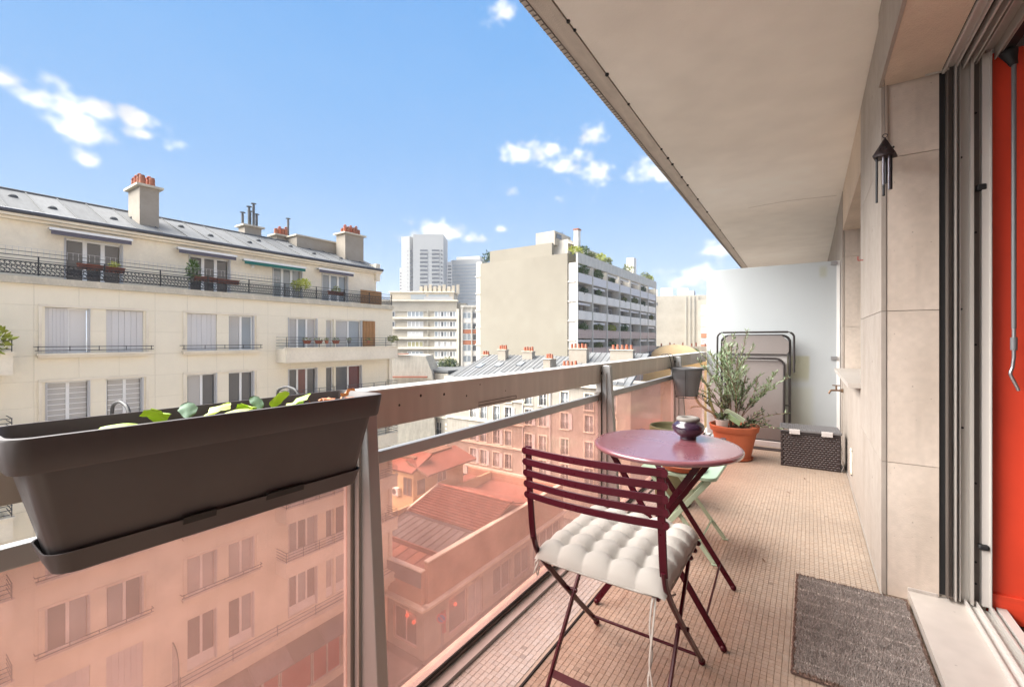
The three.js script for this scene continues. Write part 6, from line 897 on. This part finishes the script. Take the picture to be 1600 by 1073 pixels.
// ---------- distant buildings ----------
const FW = (px, d) => { const u = (px - 800) / 690, s = Math.sin(34 * Math.PI / 180), c = Math.cos(34 * Math.PI / 180); return [(-s + u * c) * d, (-c - u * s) * d]; };   // bearing and distance to x, z
{
  // banded flats, about 125 m away
  const [x, z] = FW(658, 125), b = thing('banded_apartment_block', 'cream apartment block with horizontal bands and long window strips in the distance', 'building', [x, -G, z], 34 * Math.PI / 180);
  const y = (v) => v + G;
  M(b, 'wall', bx(21.4, y(12.4), 12), mat.beige2, [-0.6, y(12.4) / 2, -6.05]); M(b, 'terrace_storey', bx(18.4, 2.6, 9), mat.beige2, [-0.3, y(13.6), -6.9]); M(b, 'terrace_slab', bx(21.8, 0.35, 2.4), mat.trim, [-0.5, y(12.3), -0.6]); M(b, 'side_wing', bx(3.4, y(11.6), 10), mat.beige, [11.0, y(11.6) / 2, -5.6]);
  M(b, 'terrace_window', merge([B(4.4, 1.4, 0.1, -1.3, y(13.5), -2.36), B(6, 1.4, 0.1, 4.6, y(13.5), -2.36)]), mat.glassB); M(b, 'glass_rail', bx(8, 0.9, 0.05), mat.glassC, [4.9, y(12.9), 0.4]); M(b, 'roof_edge', bx(19, 0.25, 9.6), mat.trim, [-0.3, y(15.0), -6.8]);
  const ck = []; for (let k = 0; k < 9; k++) ck.push(B(0.9, 1.8 + (k % 3) * 0.5, 0.8, -1 + k * 1.35, y(16), -5)); M(b, 'chimney_row', merge(ck), mat.beige2); M(b, 'roof_housing', bx(9, 1.4, 4), mat.beige2, [3, y(15.8), -7.5]);
  const R = rng(8);
  for (let k = 0; k < 6; k++) {
    const t = 9.3 - 2.82 * k; M(b, 'floor_band', bx(18.2, 0.55, 0.7), mat.trim, [1.2, y(t - 1.95), 0.32]);
    M(b, 'recess', bx(18, 0.1, 0.3), mat.gable, [1.2, y(t + 0.0), 0.1]);
    put(b, windowOf(4.5, 1.5, { leaves: 4, pane: k === 3 ? 'glassY' : k === 2 ? 'curtain' : k % 2 ? 'glassC' : 'glassB', ft: 0.1 }), [-3.9, y(t - 1.6), 0.1]);
    put(b, windowOf(6.9, 1.5, { leaves: 8, pane: k === 3 ? ['curtain', 'glassC'] : ['glassB', 'glassC', 'glass'], ft: 0.1 }), [3.8, y(t - 1.6), 0.1]);
    M(b, 'pier', bx(0.3, 2.3, 0.4), mat.gable, [1.9, y(t - 0.8), 0.2]); M(b, 'pier', bx(0.6, 2.8, 0.9), mat.trim, [10.4, y(t - 0.8), 0.2]);
    if (k < 2) put(b, windowOf(2.8, 1.5, { leaves: 3, pane: 'glass', ft: 0.1 }), [-10.2, y(t - 1.6), 0.1]);
  }
  for (const [u, v] of [[4, -8.2], [7.2, -8.2], [4, -10.8]]) put(b, windowOf(1.2, 1.5, { pane: 'glass' }), [u, y(v), 0.05]);
  // orange banded flats beside it
  const [x2, z2] = FW(738, 112), c = thing('orange_banded_block', 'narrow white gridded block with orange panels between the flats and the beige tower block', 'building', [x2, -G, z2], 34 * Math.PI / 180);
  M(c, 'wall', bx(7.4, y(9.5), 10), mat.concW, [0.8, y(9.5) / 2, -5.2]); M(c, 'roof_slab', bx(7.6, 0.5, 10.4), mat.concW, [0.8, y(9.7), -5]);
  for (let k = 0; k < 6; k++) for (let i = 0; i < 3; i++) { put(c, windowOf(2.1, 1.55, { leaves: 2, pane: i % 2 ? 'glass' : 'glassB', ft: 0.1 }), [-2.4 + i * 2.4, y(6.6 - 2.75 * k), 0.05]); M(c, 'panel', bx(2.1, 1.0, 0.08), k === 1 || k === 2 ? mat.brick : mat.concG, [-1.35 + i * 2.4, y(6.0 - 2.75 * k), 0.05]); }
  for (let i = 0; i < 4; i++) M(c, 'fin', bx(0.25, y(9.4), 0.4), mat.concW, [-2.55 + i * 2.4, y(9.4) / 2, 0.15]);
}
{
  // towers 380 to 420 m off
  const tw = (label, px0, px1, d, top, turn, face, mt, storey = 2.9) => {
    const [x, z] = FW((px0 + px1) / 2, d), w = (px1 - px0) / 690 * d, t = thing('residential_tower', label, 'tower', [x, -G, z], 34 * Math.PI / 180 + turn); M(t, 'wall', bx(w * face[0], top + G, w * face[1]), mt, [0, (top + G) / 2, -w * face[1] / 2]);
    return [t, w * face[0], w * face[1], (top + G)];
  };
  {
    const [t, w, dd, h] = tw('tallest pale concrete tower with two columns of windows on the skyline', 644, 694, 380, 92, 0.0, [0.95, 0.9], mat.tower);
    M(t, 'left_wing', bx(8.5, h - 1.2, 22), mat.tower, [-w / 2 - 3.4, h / 2 - 0.6, -13], [0, -0.35, 0]); M(t, 'roof_block', bx(w * 0.5, 3, 10), mat.tower, [0, h + 0.4, -12]);
    const win = [], sp = [], lw = []; for (let k = 0; k < 24; k++) { const v = h - 14 - k * 3.45; for (const u of [-0.19, 0.2]) { win.push(B(6.6, 1.7, 0.3, u * w + 1.2, v, 0.1)); sp.push(B(6.8, 1.1, 0.7, u * w + 1.2, v - 1.45, 0.3)); } win.push(B(1.6, 1.4, 0.3, w * 0.44, v, 0.1)); lw.push(B(3.4, 1.5, 0.3, 0, v, 11.1), B(1.2, 1.6, 0.3, 3.2, v, 11.1)); sp.push(B(0, 0, 0, 0, v, 0)); }
    const wn = M(t, 'window', merge(win), mat.towerD); wn.userData.kind = 'stuff'; M(t, 'balcony_front', merge(sp.filter((_, i) => i % 3 !== 2)), mat.tower).userData.kind = 'stuff';
    M(t, 'wing_window', merge(lw.map((g) => T(g, [-w / 2 - 3.4, 0, -13], [0, 0, 0]))), mat.towerD).userData.kind = 'stuff';
  }
  const grid = (t, w, h, nx, ny, v1, m, fx = 0.7) => { const a = []; for (let k = 0; k < ny; k++) for (let i = 0; i < nx; i++) a.push(B(w / nx * fx, 1.5, 0.3, -w / 2 + (i + 0.5) * w / nx, h - v1 - k * 3, 0.1)); M(t, 'window', merge(a), m).userData.kind = 'stuff'; };
  let q = tw('darker slim tower partly hidden left of the tallest one', 624.5, 640, 430, 71, 0, [1, 1.2], mat.concG); grid(q[0], q[1], q[3], 4, 20, 5, mat.towerD);
  q = tw('narrow tower with balcony rows between the two big skyline towers', 692, 706, 400, 72, 0, [1, 1.2], mat.concG); grid(q[0], q[1], q[3], 2, 20, 4, mat.glass, 0.8);
  q = tw('broad glassy white office tower on the skyline', 703, 752, 400, 74, -0.25, [1, 0.7], mat.tower); grid(q[0], q[1], q[3], 16, 19, 5, mat.glassB, 0.86); M(q[0], 'roof_block', bx(q[1] * 0.8, 4, 12), mat.concW, [0, q[3] + 1.8, -12]);
  // right of the planted block
  const [x, z] = FW(1060, 135), b = thing('blank_wall_building', 'cream building with a blank wall and vertical flue lines at the right of the skyline', 'building', [x, -G, z], 34 * Math.PI / 180 - 0.3);
  M(b, 'wall', bx(20, G + 14.7, 12), mat.beige2, [-1.5, (G + 14.7) / 2, -6]); M(b, 'lower_wall', bx(9, G + 6.6, 12), mat.beige2, [9, (G + 6.6) / 2, -6.1]);
  M(b, 'flue', merge([0, 1, 2, 3].map((k) => B(0.28, G + 14.4, 0.25, 2.2 + k * 1.15, (G + 14.4) / 2, 0.12))), mat.gable); M(b, 'roof_block', merge([B(4, 2.6, 4, -8, G + 15.8, -5), B(3.6, 3, 4, -3.2, G + 16, -5), B(3, 2.4, 4, 1.6, G + 16, -5)]), mat.concW); M(b, 'small_window', bx(1.0, 0.8, 0.1), mat.glass, [-6.5, G + 12.3, 0.04]); M(b, 'terrace', bx(5, 4.5, 6), mat.concG, [8.4, G + 9.2, -5]);
  const [x3, z3] = FW(1116, 118), c = thing('white_flats', 'white flats with brick coloured panels just left of the frosted partition', 'building', [x3, -G, z3], 34 * Math.PI / 180 - 0.5);
  M(c, 'wall', bx(12, G + 12, 10), mat.beige2, [2, (G + 12) / 2, -5]); for (let k = 0; k < 5; k++) for (let i = 0; i < 3; i++) { put(c, windowOf(2.4, 1.5, { leaves: 2, pane: 'glassC', ft: 0.12 }), [-3.2 + i * 3, G + 9 - k * 3, 0.05]); M(c, 'panel', bx(2.4, 1.1, 0.08), k > 1 ? mat.brick : mat.concG, [-2 + i * 3, G + 8.3 - k * 3, 0.05]); }
  q = tw('pale tower cluster rising behind the blank cream building', 1060, 1090, 300, 34.5, -0.5, [0.6, 0.6], mat.tower); grid(q[0], q[1], q[3], 5, 14, 4, mat.towerD); M(q[0], 'left_wing', bx(q[1] * 0.7, q[3] - 3, 8), mat.concG, [-q[1] * 0.6, q[3] / 2 - 1.5, -3]); M(q[0], 'balcony', merge(Array.from({ length: 10 }, (_, k) => B(q[1] * 0.66, 1, 0.6, -q[1] * 0.6, q[3] - 6 - k * 3, 1.3))), mat.tower);
  // ochre domed roof
  const [x4, z4] = FW(1062, 88), d = thing('ochre_roof_house', 'house with a low rounded ochre roof just above the far railing', 'house', [x4, -G, z4], 34 * Math.PI / 180 - 0.4);
  M(d, 'wall', bx(14, G - 2.6, 9), mat.ochre, [-1, (G - 2.6) / 2, -4.5]); M(d, 'roof', T(new THREE.SphereGeometry(1, 40, 12, 0, Math.PI * 2, 0, Math.PI / 2), [-1.0, G - 2.8, -4.5], [0, 0, 0], [5.2, 3.0, 5.0]), mat.sand); M(d, 'zinc_roof', bx(4, 0.2, 5), mat.zinc, [-7.6, G - 1.6, -5], [0.2, 0, 0]);
  const ps = []; for (let k = 0; k < 9; k++) ps.push(T(new THREE.CylinderGeometry(0.14, 0.18, 0.9, 8), [-6 + k * 1.5 + (k % 3) * 0.3, G + 0.15 - (k % 2) * 0.2, -10.3])); M(d, 'chimney_stack', bx(14, 3, 0.6), mat.beige2, [0, G - 1.75, -10.4]); ps.forEach((g) => M(d, 'chimney_pot', g, mat.pot));
  // grey gable left of the zinc roof
  const [x5, z5] = FW(643, 62), g = thing('gable_house', 'grey blank gable wall with a sloping right edge beyond the cream building', 'house', [x5, -G, z5], 34 * Math.PI / 180);
  M(g, 'gable_wall', ext([[-3, 0], [3.6, 0], [2.9, G - 3.6], [1.9, G - 1.1], [-3, G - 0.9]], 6, 0.02), mat.gable, [0, 0, -6]); M(g, 'tile_strip', bx(2.2, 0.14, 0.5), mat.pot, [-1.5, G - 0.8, 0.1]); M(g, 'tile_edge', bx(5, 0.2, 0.6), mat.pot, [-0.2, G - 4.0, 0.5]);
  const [x6, z6] = FW(700, 72), tr = thing('street_tree', 'small olive green tree between the grey gable and the zinc roof', 'tree', [x6, -G, z6]);
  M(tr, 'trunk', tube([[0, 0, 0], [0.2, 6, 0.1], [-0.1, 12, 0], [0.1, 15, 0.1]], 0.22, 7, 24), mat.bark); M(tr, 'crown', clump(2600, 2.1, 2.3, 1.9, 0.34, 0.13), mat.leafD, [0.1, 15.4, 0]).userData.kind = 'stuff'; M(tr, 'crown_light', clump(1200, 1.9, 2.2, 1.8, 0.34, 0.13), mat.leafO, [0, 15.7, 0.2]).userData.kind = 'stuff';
}

renderer.render(scene, camera);
